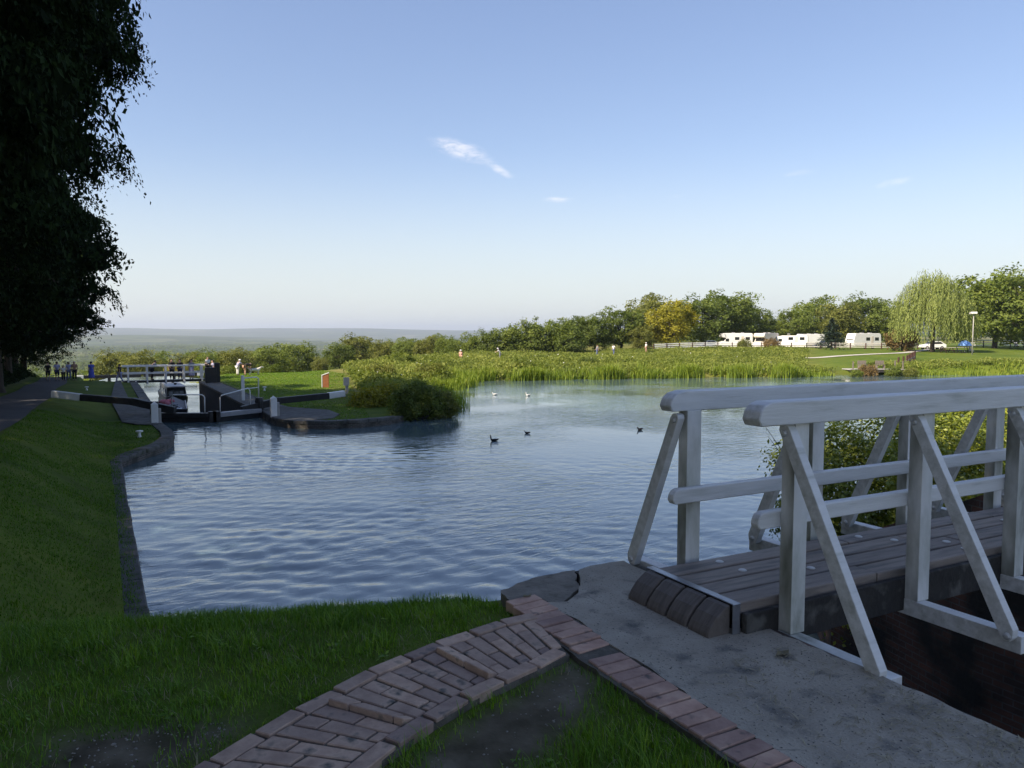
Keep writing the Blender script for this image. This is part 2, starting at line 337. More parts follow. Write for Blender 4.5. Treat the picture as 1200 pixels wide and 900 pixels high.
PY = [-60, -5, 0, 4, 8, 14, 24, 33, 40, 45, 57, 70, 80, 90, 106, 118, 124, 150, 200, 300, 600, 1500, 40000]
PZ = [.1, .1, .05, -.035, -.5, -1.0, -1.35, -1.6, -1.85, -2.1, -2.25, -2.5, -2.75, -2.78, -5.2, -5.4, -5.6, -7.5, -11, -20, -38, -45, -45]
CY = [-40, -1.6, -.5, 0, .5, 1.5, 3.4, 6.5]
CZ = [-.035, -.035, -.07, -.17, -.5, -1.25, -2.25, -2.76]

def land(x, y):
    x = np.asarray(x, float); y = np.asarray(y, float)
    zp = np.interp(y, PY, PZ)
    far = np.interp(y, [90, 106, 118, 124, 150, 200, 300, 600, 1500], [0, -2.3, -2.65, -2.9, -4.8, -8.3, -17.3, -35.3, -42.3])
    zc = np.interp(y + .32 * x - 5.5, CY, CZ) + far
    t = smooth(-3.1, 0.4, x)
    left = zp * (1 - t) + np.minimum(zc, np.where(y > 12, zp, 9)) * t
    left = left + np.clip(-5.6 - x, 0, 12) * 0.13
    right = np.interp(y + 0.02 * (x - 9), [-60, 4.6, 6, 9, 12, 20], [0, -.1, -.7, -2.2, -2.75, -2.75])
    q = y - 0.9 * np.maximum(x - 20, 0)
    drop = np.interp(q, [88, 106, 150, 250, 500, 900, 1500], [0, 1.6, 5, 13, 28, 39, 42.3])
    mead = -2.75 + 1.1 * smooth(68, 105, x) * smooth(-60, 40, y) + 0.35 * smooth(20, 45, x) * smooth(64, 90, y) - drop
    k = smooth(22, 34, y)
    rr = right * (1 - k) + mead * k
    z = np.where(x < 5.1, left, rr)
    s = smooth(120, 330, y) * (1 - smooth(60, 400, np.abs(x - 5)) * 0)   # the two sides merge further down
    z = np.where(y > 120, z * (1 - s) + (-2.75 - drop * 1.0 + 0) * s, z)
    r = np.hypot(x, y)
    back = smooth(-20, -400, y)
    z = z * (1 - back) + 4 * back
    # low relief of the vale and the downs beyond it
    ang = np.arctan2(x, y)
    und = np.sin(x / 310 + 1.3) * np.cos(y / 420 + .4) * 5 + np.sin(x / 900 - y / 1300) * 6
    z = z + und * smooth(700, 2500, r)
    hill = 98 + 9 * np.sin(ang * 9 + .6) + 6 * np.sin(ang * 21 + 2) + 3 * np.sin(ang * 47)
    z = z + hill * smooth(6800, 10500, r) + 26 * smooth(3600, 5200, r) * (0.5 + 0.5 * np.sin(ang * 13 + 1)) * (1 - smooth(5600, 7000, r))
    return z

def height(x, y):
    x = np.asarray(x, float); y = np.asarray(y, float)
    z = land(x, y)
    m = (x > -8) & (x < 118) & (y > -34) & (y < 140)
    if m.any():
        xm, ym = x[m], y[m]; zm = z[m]
        d, w = poly_sd(POND, xm, ym)
        k = smooth(-0.05, 1, np.clip(d / w, -1, 1) + 0.0)
        k = np.where(d < 0, 0, k)
        zm = zm * k + (-4.7) * (1 - k)
        d, w = poly_sd(LOCK, xm, ym)
        k = np.where(d < 0, 0, smooth(-0.05, 1, np.clip(d / w, -1, 1)))
        zm = zm * k + (-7.6) * (1 - k)
        z = z.copy(); z[m] = zm
    return z

def hz(x, y): return float(height(np.array([x]), np.array([y]))[0])

def lines(*segs):
    out = []
    for a, b, st in segs: out += list(np.arange(a, b, st))
    return out
def geo(a, b, f, st):
    o = []
    while a < b: o.append(a); a += st; st *= f
    o.append(b); return o
gx = [-v for v in geo(42, 15000, 1.16, 3)][::-1] + lines((-41, -6, 0.9), (-6, 11, 0.15), (11, 30, 0.5), (30, 118, 1.1)) + geo(118, 15000, 1.15, 3)
gy = [-v for v in geo(32, 15000, 1.3, 8)][::-1] + lines((-30, 0, 1.0), (0, 14, 0.15), (14, 48, 0.3), (48, 80, 0.5), (80, 140, 1.1)) + geo(140, 15000, 1.075, 3)
gx = np.array(gx); gy = np.array(gy)
X, Y = np.meshgrid(gx, gy)
Z = height(X.ravel(), Y.ravel())
nx, ny = len(gx), len(gy)
idx = np.arange(nx * ny).reshape(ny, nx)
F = np.stack([idx[:-1, :-1].ravel(), idx[:-1, 1:].ravel(), idx[1:, 1:].ravel(), idx[1:, :-1].ravel()], 1)
xf, yf = X.ravel(), Y.ravel()
# what grows where: R mown turf, G bare or woodland floor, B far farmland
mown = np.where(xf < 5.1, 1.0, 0.0)
mown = np.maximum(mown, ((xf > 7) & (xf < 15.5) & (yf > 37) & (yf < 48)) * 1.0)
mown = np.maximum(mown, smooth(0, 3, 14 + (yf - 48) * .25 - xf) * (xf > 5) * (yf > 46) * (yf < 95))
mown = np.maximum(mown, smooth(72, 78, xf) * smooth(-6, 4, xf - 1.17 * yf) * (yf < 140))
rr_ = np.hypot(xf, yf)
wood = smooth(-5.9, -7.5, xf) * (yf < 200) * (yf > -60)
DIRT = [(2.13, 3.33), (2.12, 3.05), (1.85, 2.82), (1.5, 2.62), (1.1, 2.45), (.92, 2.62), (1.12, 2.86), (1.4, 3.02), (1.75, 3.16)]
DIRT2 = [(-.25, 3.75), (.2, 3.62), (.5, 3.52), (.35, 3.32), (.1, 3.2), (-.3, 3.2)]
for q_ in (DIRT, DIRT2):
    dq, _ = poly_sd([(p[0], p[1], 'w') for p in q_], xf, yf); wood = np.maximum(wood, smooth(.10, -.06, dq) * .95)
farw = smooth(220, 600, rr_)
col = np.stack([mown, wood, farw, np.ones_like(mown)], 1)
terr = np_mesh('terrain', np.stack([xf, yf, Z], 1), F, {'zone': col}, smooth=True)

def terrain_mat():
    m, nt, N = nodes('terrain'); L = nt.links.new
    out = N('ShaderNodeOutputMaterial'); b = N('ShaderNodeBsdfPrincipled'); L(b.outputs[0], out.inputs[0])
    P = N('ShaderNodeNewGeometry').outputs['Position']
    at = N('ShaderNodeAttribute', attribute_name='zone'); sp = N('ShaderNodeSeparateColor'); L(at.outputs['Color'], sp.inputs[0])
    def noise(s, d=5):
        t = N('ShaderNodeTexNoise'); t.inputs['Scale'].default_value = s; t.inputs['Detail'].default_value = d; L(P, t.inputs['Vector']); return t.outputs['Fac']
    def mix(f, a, c):
        x = N('ShaderNodeMix', data_type='RGBA')
        if hasattr(f, 'links') or hasattr(f, 'is_linked'): L(f, x.inputs[0])
        else: x.inputs[0].default_value = f
        L(a, x.inputs[6]); L(c, x.inputs[7]); return x.outputs[2]
    def rm(f, stops): r = ramp(N, stops); L(f, r.inputs[0]); return r.outputs[0]
    turf = rm(noise(0.9, 8), [(0.3, (0.040, 0.070, 0.010)), (0.5, (0.068, 0.125, 0.015)), (0.7, (0.115, 0.15, 0.025))])
    turf2 = rm(noise(0.13, 4), [(0.35, (0.07, 0.095, 0.018)), (0.65, (0.165, 0.18, 0.032))])
    turf = mix(0.4, turf, turf2)
    mead = rm(noise(0.25, 8), [(0.3, (0.06, 0.07, 0.018)), (0.5, (0.12, 0.13, 0.03)), (0.72, (0.20, 0.185, 0.06))])
    floor = rm(noise(5, 9), [(0.3, (0.055, 0.043, 0.030)), (0.55, (0.12, 0.098, 0.072)), (0.75, (0.20, 0.17, 0.13))])
    v = N('ShaderNodeTexVoronoi'); v.inputs['Scale'].default_value = 1 / 330; L(P, v.inputs['Vector'])
    cell = N('ShaderNodeSeparateColor'); L(v.outputs['Color'], cell.inputs[0])
    fld = rm(cell.outputs[0], [(0.0, (0.04, 0.065, 0.02)), (0.35, (0.065, 0.095, 0.028)), (0.6, (0.13, 0.14, 0.06)), (0.8, (0.05, 0.08, 0.024)), (1.0, (0.20, 0.18, 0.10))])
    v2 = N('ShaderNodeTexVoronoi', feature='DISTANCE_TO_EDGE'); v2.inputs['Scale'].default_value = 1 / 330; L(P, v2.inputs['Vector'])
    hed = rm(v2.outputs['Distance'], [(0.03, (1, 1, 1)), (0.05, (0, 0, 0))])
    wds = rm(noise(1 / 400, 6), [(0.47, (0, 0, 0)), (0.52, (1, 1, 1))])
    hedge = rm(noise(0.05, 4), [(0.3, (0.02, 0.035, 0.014)), (0.7, (0.045, 0.07, 0.025))])
    fld = mix(hed, fld, hedge); fld = mix(wds, fld, hedge)
    c = mix(sp.outputs[0], mead, turf); c = mix(sp.outputs[1], c, floor); c = mix(sp.outputs[2], c, fld)
    # worn earth near the brickwork
    L(c, b.inputs['Base Color']); b.inputs['Roughness'].default_value = 0.95; b.inputs['Specular IOR Level'].default_value = 0.1
    bp = N('ShaderNodeBump'); bp.inputs['Strength'].default_value = 0.6; bp.inputs['Distance'].default_value = 0.05
    L(noise(9, 8), bp.inputs['Height']); L(bp.outputs[0], b.inputs['Normal'])
    return m
M['terrain'] = terrain_mat()
tag(link('terrain', terr, M['terrain']), 'grassy canal side land falling away to a wide vale and far downs', 'ground', kind='structure')

# ------------------------------------------------------------------ paving by the footbridge
def catmull(pts, n=10):
    P = [np.array(p, float) for p in pts]; P = [2 * P[0] - P[1]] + P + [2 * P[-1] - P[-2]]
    o = []
    for i in range(1, len(P) - 2):
        for k in range(n):
            t = k / n
            o.append(0.5 * (2 * P[i] + (P[i + 1] - P[i - 1]) * t + (2 * P[i - 1] - 5 * P[i] + 4 * P[i + 1] - P[i + 2]) * t * t + (-P[i - 1] + 3 * P[i] - 3 * P[i + 1] + P[i + 2]) * t ** 3))
    o.append(P[-2]); return np.array(o)

def slab(name, poly, z1, z0, mat, cell=0.07, amp=0.004, edge=0.012, seed=0):
    """a slightly uneven sheet of paving with real thickness and a ragged edge"""
    r = random.Random(seed); q = []
    n = len(poly)
    for i in range(n):
        a, b = poly[i], poly[(i + 1) % n]; ln = math.dist(a, b); k = max(1, int(ln / cell))
        for j in range(k):
            t = j / k; q.append((a[0] + (b[0] - a[0]) * t + r.uniform(-edge, edge), a[1] + (b[1] - a[1]) * t + r.uniform(-edge, edge)))
    from mathutils.geometry import tessellate_polygon
    n = len(q); tri = tessellate_polygon([[Vector((a, b, 0)) for a, b in q]])
    mb = MB(); mb.add([(a, b, z0) for a, b in q] + [(a, b, z1) for a, b in q], [(a + n, b + n, c + n) for a, b, c in tri] + [((i + 1) % n, i, n + i, n + (i + 1) % n) for i in range(n)])
    me = bpy.data.meshes.new(name); me.from_pydata(mb.v, [], mb.f); bm = bmesh.new(); bm.from_mesh(me)
    bmesh.ops.recalc_face_normals(bm, faces=bm.faces)
    for f in bm.faces:
        if all(abs(v.co.z - z1) < 1e-6 for v in f.verts) and f.normal.z < 0: f.normal_flip()
    bm.to_mesh(me); bm.free()
    return link(name, me, mat)

pad = slab('pavement', [(2.40, 4.12), (2.44, 3.82), (2.395, 3.36), (2.40, 3.0), (2.37, 2.6), (2.37, 1.6), (2.37, -1.5), (3.36, -1.5), (3.36, 1.7), (3.37, 2.5), (3.34, 3.0), (3.37, 3.4), (3.36, 4.0), (3.38, 4.6),
                         (3.1, 4.60), (2.98, 4.57), (2.80, 4.27), (2.70, 4.16), (2.55, 4.05)], 0.0, -0.35, M['concrete'], seed=3)
tag(pad, 'grey concrete apron in front of the wooden footbridge, cracked and speckled', 'pavement', kind='structure')
st = slab('stone_kerb', [(2.25, 4.24), (2.53, 4.07), (2.685, 4.178), (2.785, 4.285), (2.955, 4.585), (2.7, 4.60), (2.45, 4.53), (2.28, 4.45)], -0.008, -0.4, M['kerb_stone'], cell=0.05, edge=0.012, seed=5)
tag(st, 'worn stone edge between grass bank and concrete apron', 'kerb', kind='structure')

def brick_into(mb, c, ax, ln, w, z0, z1, r, jit=0.004):
    ax = np.array(ax) / np.linalg.norm(ax); s = np.array([-ax[1], ax[0]]); c = np.array(c)
    a = r.uniform(-.03, .03); ca, sa = math.cos(a), math.sin(a)
    ax = np.array([ax[0] * ca - ax[1] * sa, ax[0] * sa + ax[1] * ca]); s = np.array([-ax[1], ax[0]])
    tl = [r.uniform(-jit, jit) for _ in range(4)]
    q = [c - ax * ln / 2 - s * w / 2, c + ax * ln / 2 - s * w / 2, c + ax * ln / 2 + s * w / 2, c - ax * ln / 2 + s * w / 2]
    mb.hexa([(p[0], p[1], z0) for p in q], [(p[0], p[1], z1 + t) for p, t in zip(q, tl)])

r_ = random.Random(21)
mb = MB(); y = 4.19
while y > -1.0:
    if not (3.24 < y < 3.36):
        xo = 0.035 * (1 if y > 3.36 else 0) * (y - 3.2)
        brick_into(mb, (2.275 + xo + (0.01 if y > 3.4 else 0) + r_.uniform(-.006, .006), y), (1, 0.10 if y > 3.4 else 0.02), 0.208 + (.02 if y > 3.4 else 0), 0.086, -0.06, 0.004 + r_.uniform(-.004, .004), r_)
    y -= 0.098
edging = mb.build('brick_edging', M['red_paver'], bevel=0.0045, seg=1)
tag(edging, 'row of pinkish red brick pavers edging the concrete apron', 'paving', kind='structure')
bed = slab('mortar_bed', [(2.15, -1.1), (2.40, -1.1), (2.405, 3.0), (2.40, 3.4), (2.45, 3.83), (2.44, 4.24), (2.23, 4.25), (2.15, 3.6), (2.155, 3.3)], -0.008, -0.3, M['mortar'], seed=8)
tag(bed, 'dark soil and mortar between the red edging bricks', 'paving', kind='structure')

outer = catmull([(2.24, 3.97), (2.02, 3.95), (1.81, 3.90), (1.59, 3.85), (1.34, 3.75), (1.11, 3.66), (.89, 3.54), (.66, 3.41), (.45, 3.27), (.27, 3.15), (0.02, 2.95), (-.22, 2.7), (-.42, 2.4), (-.55, 2.1)], 12)
inner = catmull([(2.13, 3.37), (1.98, 3.31), (1.83, 3.26), (1.65, 3.20), (1.47, 3.14), (1.30, 3.06), (1.13, 2.97), (1.0, 2.90), (.88, 2.83), (.78, 2.74), (.62, 2.58), (.48, 2.40), (.36, 2.20), (.28, 2.0)], 12)
def at_s(C, t):
    d = np.r_[0, np.cumsum(np.hypot(*np.diff(C, axis=0).T))]; d /= d[-1]
    return np.array([np.interp(t, d, C[:, 0]), np.interp(t, d, C[:, 1])])
sl = 0.5 * (np.hypot(*np.diff(outer, axis=0).T).sum() + np.hypot(*np.diff(inner, axis=0).T).sum())
mb = MB(); rows = int(sl / 0.092)
ridge_at = [6, 13, 20, 27]
for i in range(rows):
    t = (i + .5) / rows; o, n_ = at_s(outer, t), at_s(inner, t); d = n_ - o; W = np.linalg.norm(d); u = d / W
    a, b = 0.095, W - 0.095
    up = 0.024 if i in ridge_at else (0.0)
    k = (i % 2) * 0.11; p = a
    first = 0.125 if i % 2 else 0.245
    while p < b - 0.02:
        ln = min(first + r_.uniform(-.015, .015), b - p); first = 0.245
        if b - p - ln < 0.05: ln = b - p
        jz = 0.004 + r_.uniform(-.003, .003) + (.030 if up else 0); sl_ = -.028 if up else 0.0; g_ = .03 if up else .065; q = []
        for tt, pp in ((i + g_, p + .006), (i + g_, p + ln - .006), (i + 1 - g_, p + ln - .006), (i + 1 - g_, p + .006)):
            o2, n2 = at_s(outer, tt / rows), at_s(inner, tt / rows); q.append(o2 + (n2 - o2) / np.linalg.norm(n2 - o2) * pp + np.array([r_.uniform(-.003, .003), r_.uniform(-.003, .003)]))
        mb.hexa([(*c, -.06) for c in q], [(*c, jz + r_.uniform(-.003, .003) + (sl_ if k_ < 2 else 0)) for k_, c in enumerate(q)])
        p += ln
for C, sg in ((outer, 1), (inner, -1)):            # stretcher borders along both curves
    L_ = np.hypot(*np.diff(C, axis=0).T).sum(); n_ = int(L_ / 0.225)
    for i in range(n_):
        a, b = at_s(C, (i + .04) / n_), at_s(C, (i + .96) / n_); d = b - a; s = np.array([-d[1], d[0]]) / np.linalg.norm(d)
        brick_into(mb, (a + b) / 2 + s * sg * 0.046, d, np.linalg.norm(d), 0.085, -0.06, 0.010 + r_.uniform(-.004, .004), r_)
path = mb.build('brick_path', M['paver'], bevel=0.0045, seg=1)
tag(path, 'curved path of grey purple bricks with raised foothold ridges', 'path', kind='structure')
bd = slab('path_bed', [tuple(p) for p in outer[::6]] + [tuple(p) for p in inner[::-6]], -0.006, -0.3, M['mortar'], edge=0.006, seed=9)
tag(bd, 'dark mortar bed between the bricks of the curved path', 'path', kind='structure')

# tarmac towpath on the left
ys = np.r_[np.arange(-20, 60, 1.0), np.arange(60, 100, 2.0)]
V = []; F = []
for i, yy in enumerate(ys):
    for xx in np.linspace(-5.55, -3.0, 7):
        V.append((xx + 0.12 * math.sin(yy * .31 + xx), yy, hz(xx, yy) + 0.035))
for i in range(len(ys) - 1):
    for k in range(6): F.append((i * 7 + k, i * 7 + k + 1, (i + 1) * 7 + k + 1, (i + 1) * 7 + k))
me = np_mesh('towpath', np.array(V), np.array(F), smooth=True)
tag(link('towpath', me, M['tarmac']), 'grey tarmac towpath under the dark trees', 'path', kind='structure')

# ------------------------------------------------------------------ quay and lock walls
def ribbon(name, pts, mat, parent=None, thick=0.45, z_bot=-8.0, side=1):
    """wall along pts (x,y,ztop); face on the line, body on the land side (side=+1: left of travel)"""
    P = [np.array(p[:2], float) for p in pts]; zt = [p[2] for p in pts]
    nrm = []
    for i in range(len(P)):
        d = P[min(i + 1, len(P) - 1)] - P[max(i - 1, 0)]; d /= np.linalg.norm(d); nrm.append(np.array([-d[1], d[0]]) * side)
    V, Fc, UV = [], [], []; s = 0
    for i, p in enumerate(P):
        if i: s += np.linalg.norm(P[i] - P[i - 1])
        q = p + nrm[i] * thick
        V += [(*p, z_bot), (*p, zt[i]), (*q, zt[i]), (*q, z_bot)]
        UV += [(s, z_bot), (s, zt[i]), (s, zt[i] + thick), (s, zt[i] + thick + 1)]
    n = len(P)
    for i in range(n - 1):
        for k in range(3):
            a = i * 4 + k; Fc.append((a, a + 1, a + 5, a + 4))
    Fc += [(0, 1, 2, 3), tuple((n - 1) * 4 + k for k in (3, 2, 1, 0))]
    me = bpy.data.meshes.new(name); me.from_pydata(V, [], Fc)
    uvl = me.uv_layers.new(name='UVMap')
    for lp in me.loops: uvl.data[lp.index].uv = UV[lp.vertex_index]
    bm = bmesh.new(); bm.from_mesh(me); bmesh.ops.recalc_face_normals(bm, faces=bm.faces); bm.to_mesh(me); bm.free()
    return link(name, me, mat, parent)

def coping(name, pts, mat, parent, w=0.5, h=0.14, side=1, out=0.03, ln=0.8, seed=0):
    r = random.Random(seed); mb = MB()
    P = np.array([p[:3] for p in pts], float); d = np.r_[0, np.cumsum(np.linalg.norm(np.diff(P, axis=0), axis=1))]
    n = max(1, int(d[-1] / ln))
    for i in range(n):
        a, b = [np.array([np.interp(t * d[-1], d, P[:, k]) for k in range(3)]) for t in ((i + .01) / n, (i + .99) / n)]
        dd = (b - a)[:2]; dd /= np.linalg.norm(dd); nn = np.array([-dd[1], dd[0]]) * side
        j = r.uniform(-.015, .015); zz = r.uniform(-.012, .012)
        q = [a[:2] - nn * (out + j), b[:2] - nn * (out + j), b[:2] + nn * w, a[:2] + nn * w]; zs = [a[2], b[2], b[2], a[2]]
        mb.hexa([(p[0], p[1], z - .02) for p, z in zip(q, zs)], [(p[0], p[1], z + h + zz) for p, z in zip(q, zs)])
    return mb.build(name, mat, parent, bevel=0.03, seg=2)

def wall_thing(name, label, pts, mat, side=1, z_bot=-4.6, thick=0.45, cop=True, **k):
    c = empty(name, (pts[0][0], pts[0][1], pts[0][2]), label=label, cat='wall')
    o = [(p[0] - c.location.x, p[1] - c.location.y, p[2] - c.location.z) for p in pts]
    ribbon('wall_face', o, mat, c, thick, z_bot - c.location.z, side)
    if cop: coping('coping', o, M['coping'], c, side=side, **k)
    return c

wall_thing('quay_wall', 'low straight canal edging wall along the left grass bank', [(.5, 12.0, -2.92), (.46, 18, -2.92), (.42, 24, -2.92), (.42, 30.4, -2.92)], M['brick_quay'], ln=1.6, w=0.34)
wall_thing('quay_wall', 'curved stone quay jutting into the water before the left lock gate',
           [(.40, 30.3, -2.9), (1.1, 31.8, -2.88), (2.05, 33.6, -2.86), (2.55, 35.6, -2.84), (2.62, 37.5, -2.84), (2.45, 40.5, -2.84), (2.3, 44.9, -2.84)], M['brick_quay'], w=0.5, ln=0.7, h=.15, seed=4)
wall_thing('quay_wall', 'curved stone quay round the grassy lock island point',
           [(7.85, 44.9, -2.84), (7.75, 42.6, -2.84), (7.75, 40.4, -2.84), (8.35, 38.9, -2.84), (9.6, 38.0, -2.84), (11.4, 37.7, -2.84), (13.2, 38.3, -2.86), (14.4, 39.7, -2.95)], M['brick_quay'], w=0.55, ln=0.55, h=.15, seed=6)
wall_thing('wing_wall', 'sloping wing wall below the foreground grass crest', [(3.36, 4.6, -.40), (2.95, 5.2, -1.0), (2.3, 6.5, -1.95), (1.4, 8.6, -2.6), (.5, 12.0, -2.94)], M['brick_wall'], cop=False)
wall_thing('lock_wall', 'brick lock tail wall under the concrete apron', [(3.40, -16, -.02), (3.40, 0, -.02), (3.40, 4.60, -.02)], M['brick_wall'], cop=False, z_bot=-5)
wall_thing('lock_wall', 'dark stained brick wall under the far end of the footbridge', [(8.6, -16, -.10), (8.6, 1, -.10), (8.6, 5.0, -.10), (9.15, 7.4, -1.3), (11.0, 9.5, -2.7), (16, 10.4, -2.9)], M['brick_wall'], side=-1, cop=False, z_bot=-5)
wall_thing('lock_wall', 'left chamber wall of the lower lock beside the moored boat', [(2.6, 45.3, -2.84), (2.6, 60, -2.84), (2.6, 77, -2.84)], M['black_matt'], z_bot=-8, w=0.6, ln=1.4, seed=12)
wall_thing('lock_wall', 'right chamber wall of the lower lock, black below grey coping', [(7.6, 45.3, -2.84), (7.6, 60, -2.84), (7.6, 75.0, -2.84)], M['black_matt'], side=-1, z_bot=-8, w=1.5, ln=1.4, seed=13)
cross = wall_thing('lock_wall', 'black sill wall beneath the lower lock gates', [(2.2, 45.9, -3.3), (7.9, 45.9, -3.3)], M['black_matt'], z_bot=-8, cop=False)

def flat(name, poly, z, mat, label, cat, th=0.05):
    o = MB().prism(poly, z - th, z, 'z').build(name, mat)
    return tag(o, label, cat, kind='structure')
flat('pavement', [(.7, 42.4), (1.3, 41.0), (2.2, 40.3), (2.18, 50.0), (1.4, 56), (1.3, 78), (2.1, 78), (2.1, 79.5), (.9, 79.5), (.3, 57), (.6, 46.5)], -2.68, M['coping'], 'dark paved strip beside the left gate of the lower lock', 'pavement')
flat('pavement', [(8.2, 39.6), (9.0, 38.9), (10.4, 39.3), (11.2, 41.0), (11.3, 43.5), (9.6, 46.5), (9.2, 52), (9.15, 74), (9.1, 47), (8.2, 46.4)], -2.69, M['coping'], 'grey paved corner beside the right gate of the lower lock', 'pavement')
# ------------------------------------------------------------------ water
def water_mat():
    m, nt, N = nodes('water'); L = nt.links.new
    out = N('ShaderNodeOutputMaterial'); b = N('ShaderNodeBsdfPrincipled'); L(b.outputs[0], out.inputs[0])
    b.inputs['Base Color'].default_value = (0.088, 0.138, 0.150, 1); b.inputs['Roughness'].default_value = 0.04; b.inputs['IOR'].default_value = 2.0
    P = N('ShaderNodeNewGeometry').outputs['Position']
    mp = N('ShaderNodeMapping'); mp.inputs['Scale'].default_value = (0.55, 1.25, 1); mp.inputs['Rotation'].default_value = (0, 0, R(-22)); L(P, mp.inputs[0])
    t = N('ShaderNodeTexNoise'); t.inputs['Scale'].default_value = 3.4; t.inputs['Detail'].default_value = 4; t.inputs['Distortion'].default_value = 0.6; L(mp.outputs[0], t.inputs['Vector'])
    t2 = N('ShaderNodeTexNoise'); t2.inputs['Scale'].default_value = 0.13; t2.inputs['Detail'].default_value = 2; L(P, t2.inputs['Vector'])
    rr = ramp(N, [(0.40, (0.12, .12, .12)), (0.62, (.85, .85, .85))]); L(t2.outputs['Fac'], rr.inputs[0])
    bp = N('ShaderNodeBump'); bp.inputs['Distance'].default_value = 0.034; L(t.outputs['Fac'], bp.inputs['Height']); L(rr.outputs[0], bp.inputs['Strength'])
    L(bp.outputs[0], b.inputs['Normal'])
    return m
M['water'] = water_mat()
wx = np.array(lines((0.2, 22, 0.11), (22, 44, 0.25), (44, 114, 1.5)) + [115])
wy = np.array(lines((-32, 4, 1.0), (4, 12, 0.12), (12, 30, 0.10), (30, 47, 0.16), (47, 72, 0.6)) + [72])
WX, WY = np.meshgrid(wx, wy); fx, fy = WX.ravel(), WY.ravel()
wz = np.zeros_like(fx)
def lowfreq(x, y, seed, sc_):
    g = np.random.default_rng(seed); o = 0
    for _ in range(7):
        a = g.uniform(0, 6.28); k = 6.28 / (sc_ * g.uniform(.6, 1.8)); o = o + np.sin(k * (x * math.cos(a) + y * math.sin(a)) + g.uniform(0, 6.28))
    return o / 7 * 1.6
g = np.random.default_rng(5)
for i in range(44):
    lam = 0.42 * (1.068 ** i) * g.uniform(.9, 1.1)
    a = R(62) + g.normal(0, .85)
    k = 6.283 / lam
    warp = 0.5 * lowfreq(fx, fy, 100 + i, 6)
    env = 0.5 + 0.6 * lowfreq(fx, fy, 300 + i, 5 + lam * 3)
    ph = k * (fx * math.cos(a) + fy * math.sin(a)) + g.uniform(0, 6.28) + warp
    wz += np.clip(env, 0, 2) * 0.0023 * lam ** 0.9 * (2.3 if lam < .95 else (.7 if lam < 2.2 else .42)) * (np.sin(ph) + 0.25 * np.sin(2 * ph + 1.2))
calm = 0.10 + 0.90 * smooth(26, 5, fx + 0.22 * (fy - 12)) * smooth(58, 36, fy)
calm *= 0.72 + 0.75 * lowfreq(fx, fy, 77, 11)
race = 1 + 0.9 * np.exp(-((fx - 2.0) / 2.2) ** 2 - ((fy - 14) / 4.5) ** 2)
wz *= np.clip(calm, 0.08, 2) * race * 1.15
rip = 0.010 * np.sin(6.283 / 1.7 * np.hypot(fx - 46, fy - 42)) * np.exp(-((fx - 48) / 16) ** 2 - ((fy - 50) / 8) ** 2)
wz += rip * 0.8
idx = np.arange(len(fx)).reshape(len(wy), len(wx))
F = np.stack([idx[:-1, :-1].ravel(), idx[:-1, 1:].ravel(), idx[1:, 1:].ravel(), idx[1:, :-1].ravel()], 1)
cx = 0.5 * (WX[:-1, :-1] + WX[1:, 1:]).ravel(); cy = 0.5 * (WY[:-1, :-1] + WY[1:, 1:]).ravel()
dd, _ = poly_sd(POND, cx, cy)
F = F[dd < 1.4]
use = np.unique(F); rem = -np.ones(len(fx), int); rem[use] = np.arange(len(use))
me = np_mesh('water', np.stack([fx[use], fy[use], wz[use] + WATER], 1), rem[F], smooth=True)
tag(link('water', me, M['water']), 'rippled blue grey canal water reflecting the sky', 'water', kind='structure')
lw = [(-2, 76.9), (2.4, 76.9), (2.4, 46.0), (7.8, 46.0), (7.8, 76.9), (17, 76.9), (17, 117), (9, 137), (1, 137), (-3, 117)]
flat('water', lw, LOW_WATER, M['water'], 'calm pale water in the lower lock and the pound beyond', 'water')

# ------------------------------------------------------------------ the footbridge
br = empty('footbridge', (5.9, 3.54, 0.16), label='white railed timber footbridge over the lock tail, dark plank deck', cat='footbridge')
BO = Vector((5.9, 3.54, 0.16))
def T(mb):
    mb.v = [tuple(Vector(p) - BO) for p in mb.v]; return mb
mb = MB(); rb = random.Random(2)
ye = np.linspace(3.165, 3.925, 5)
X1 = 9.25
for i in range(4):
    x = 3.135; cuts = [[4.35, 6.4, 8.3], [3.9, 5.6, 7.7], [4.1, 5.3, 7.0], [4.8, 6.6, 8.8]][i] + [X1]
    for c in cuts:
        mb.box(x + .006, c - .006, ye[i] + .011, ye[i + 1] - .011, 0.09 + rb.uniform(-.002, .002), 0.16 + rb.uniform(-.004, .004)); x = c
deck = T(mb).build('deck', M['deck_wood'], br, bevel=0.008)
mb = MB()
for yy in (3.20, 3.50, 3.81): mb.box(3.15, X1, yy, yy + .09, -0.09, 0.085)
T(mb).build('joist', M['dark_timber'], br, bevel=0.006)
mb = MB(); mb.box(3.16, X1, 3.12, 3.163, -0.10, 0.112); mb.box(3.16, X1, 3.928, 3.97, -0.10, 0.112)
T(mb).build('fascia', M['dark_timber'], br, bevel=0.005)
for (x, y) in ((3.62, 3.83), (4.05, 3.645), (4.05, 3.445), (3.62, 3.62), (5.0, 3.82), (5.15, 3.63), (5.45, 3.42), (5.4, 3.25), (6.2, 3.82), (6.5, 3.6), (6.9, 3.42), (7.3, 3.8), (6.1, 3.26)):
    T(MB().lathe([(.028, 0), (.028, .004), (.02, .009), (.004, .011)], (x, y, .160), 10)).build('bolt', M['bolt'], br, smooth=False)
mb = MB(); mb.box(3.09, 3.145, 3.150, 3.945, .164, .172); mb.box(3.085, 3.142, 3.150, 3.159, -0.03, .171)
T(mb).build('threshold_strip', M['steel'], br, bevel=0.003)
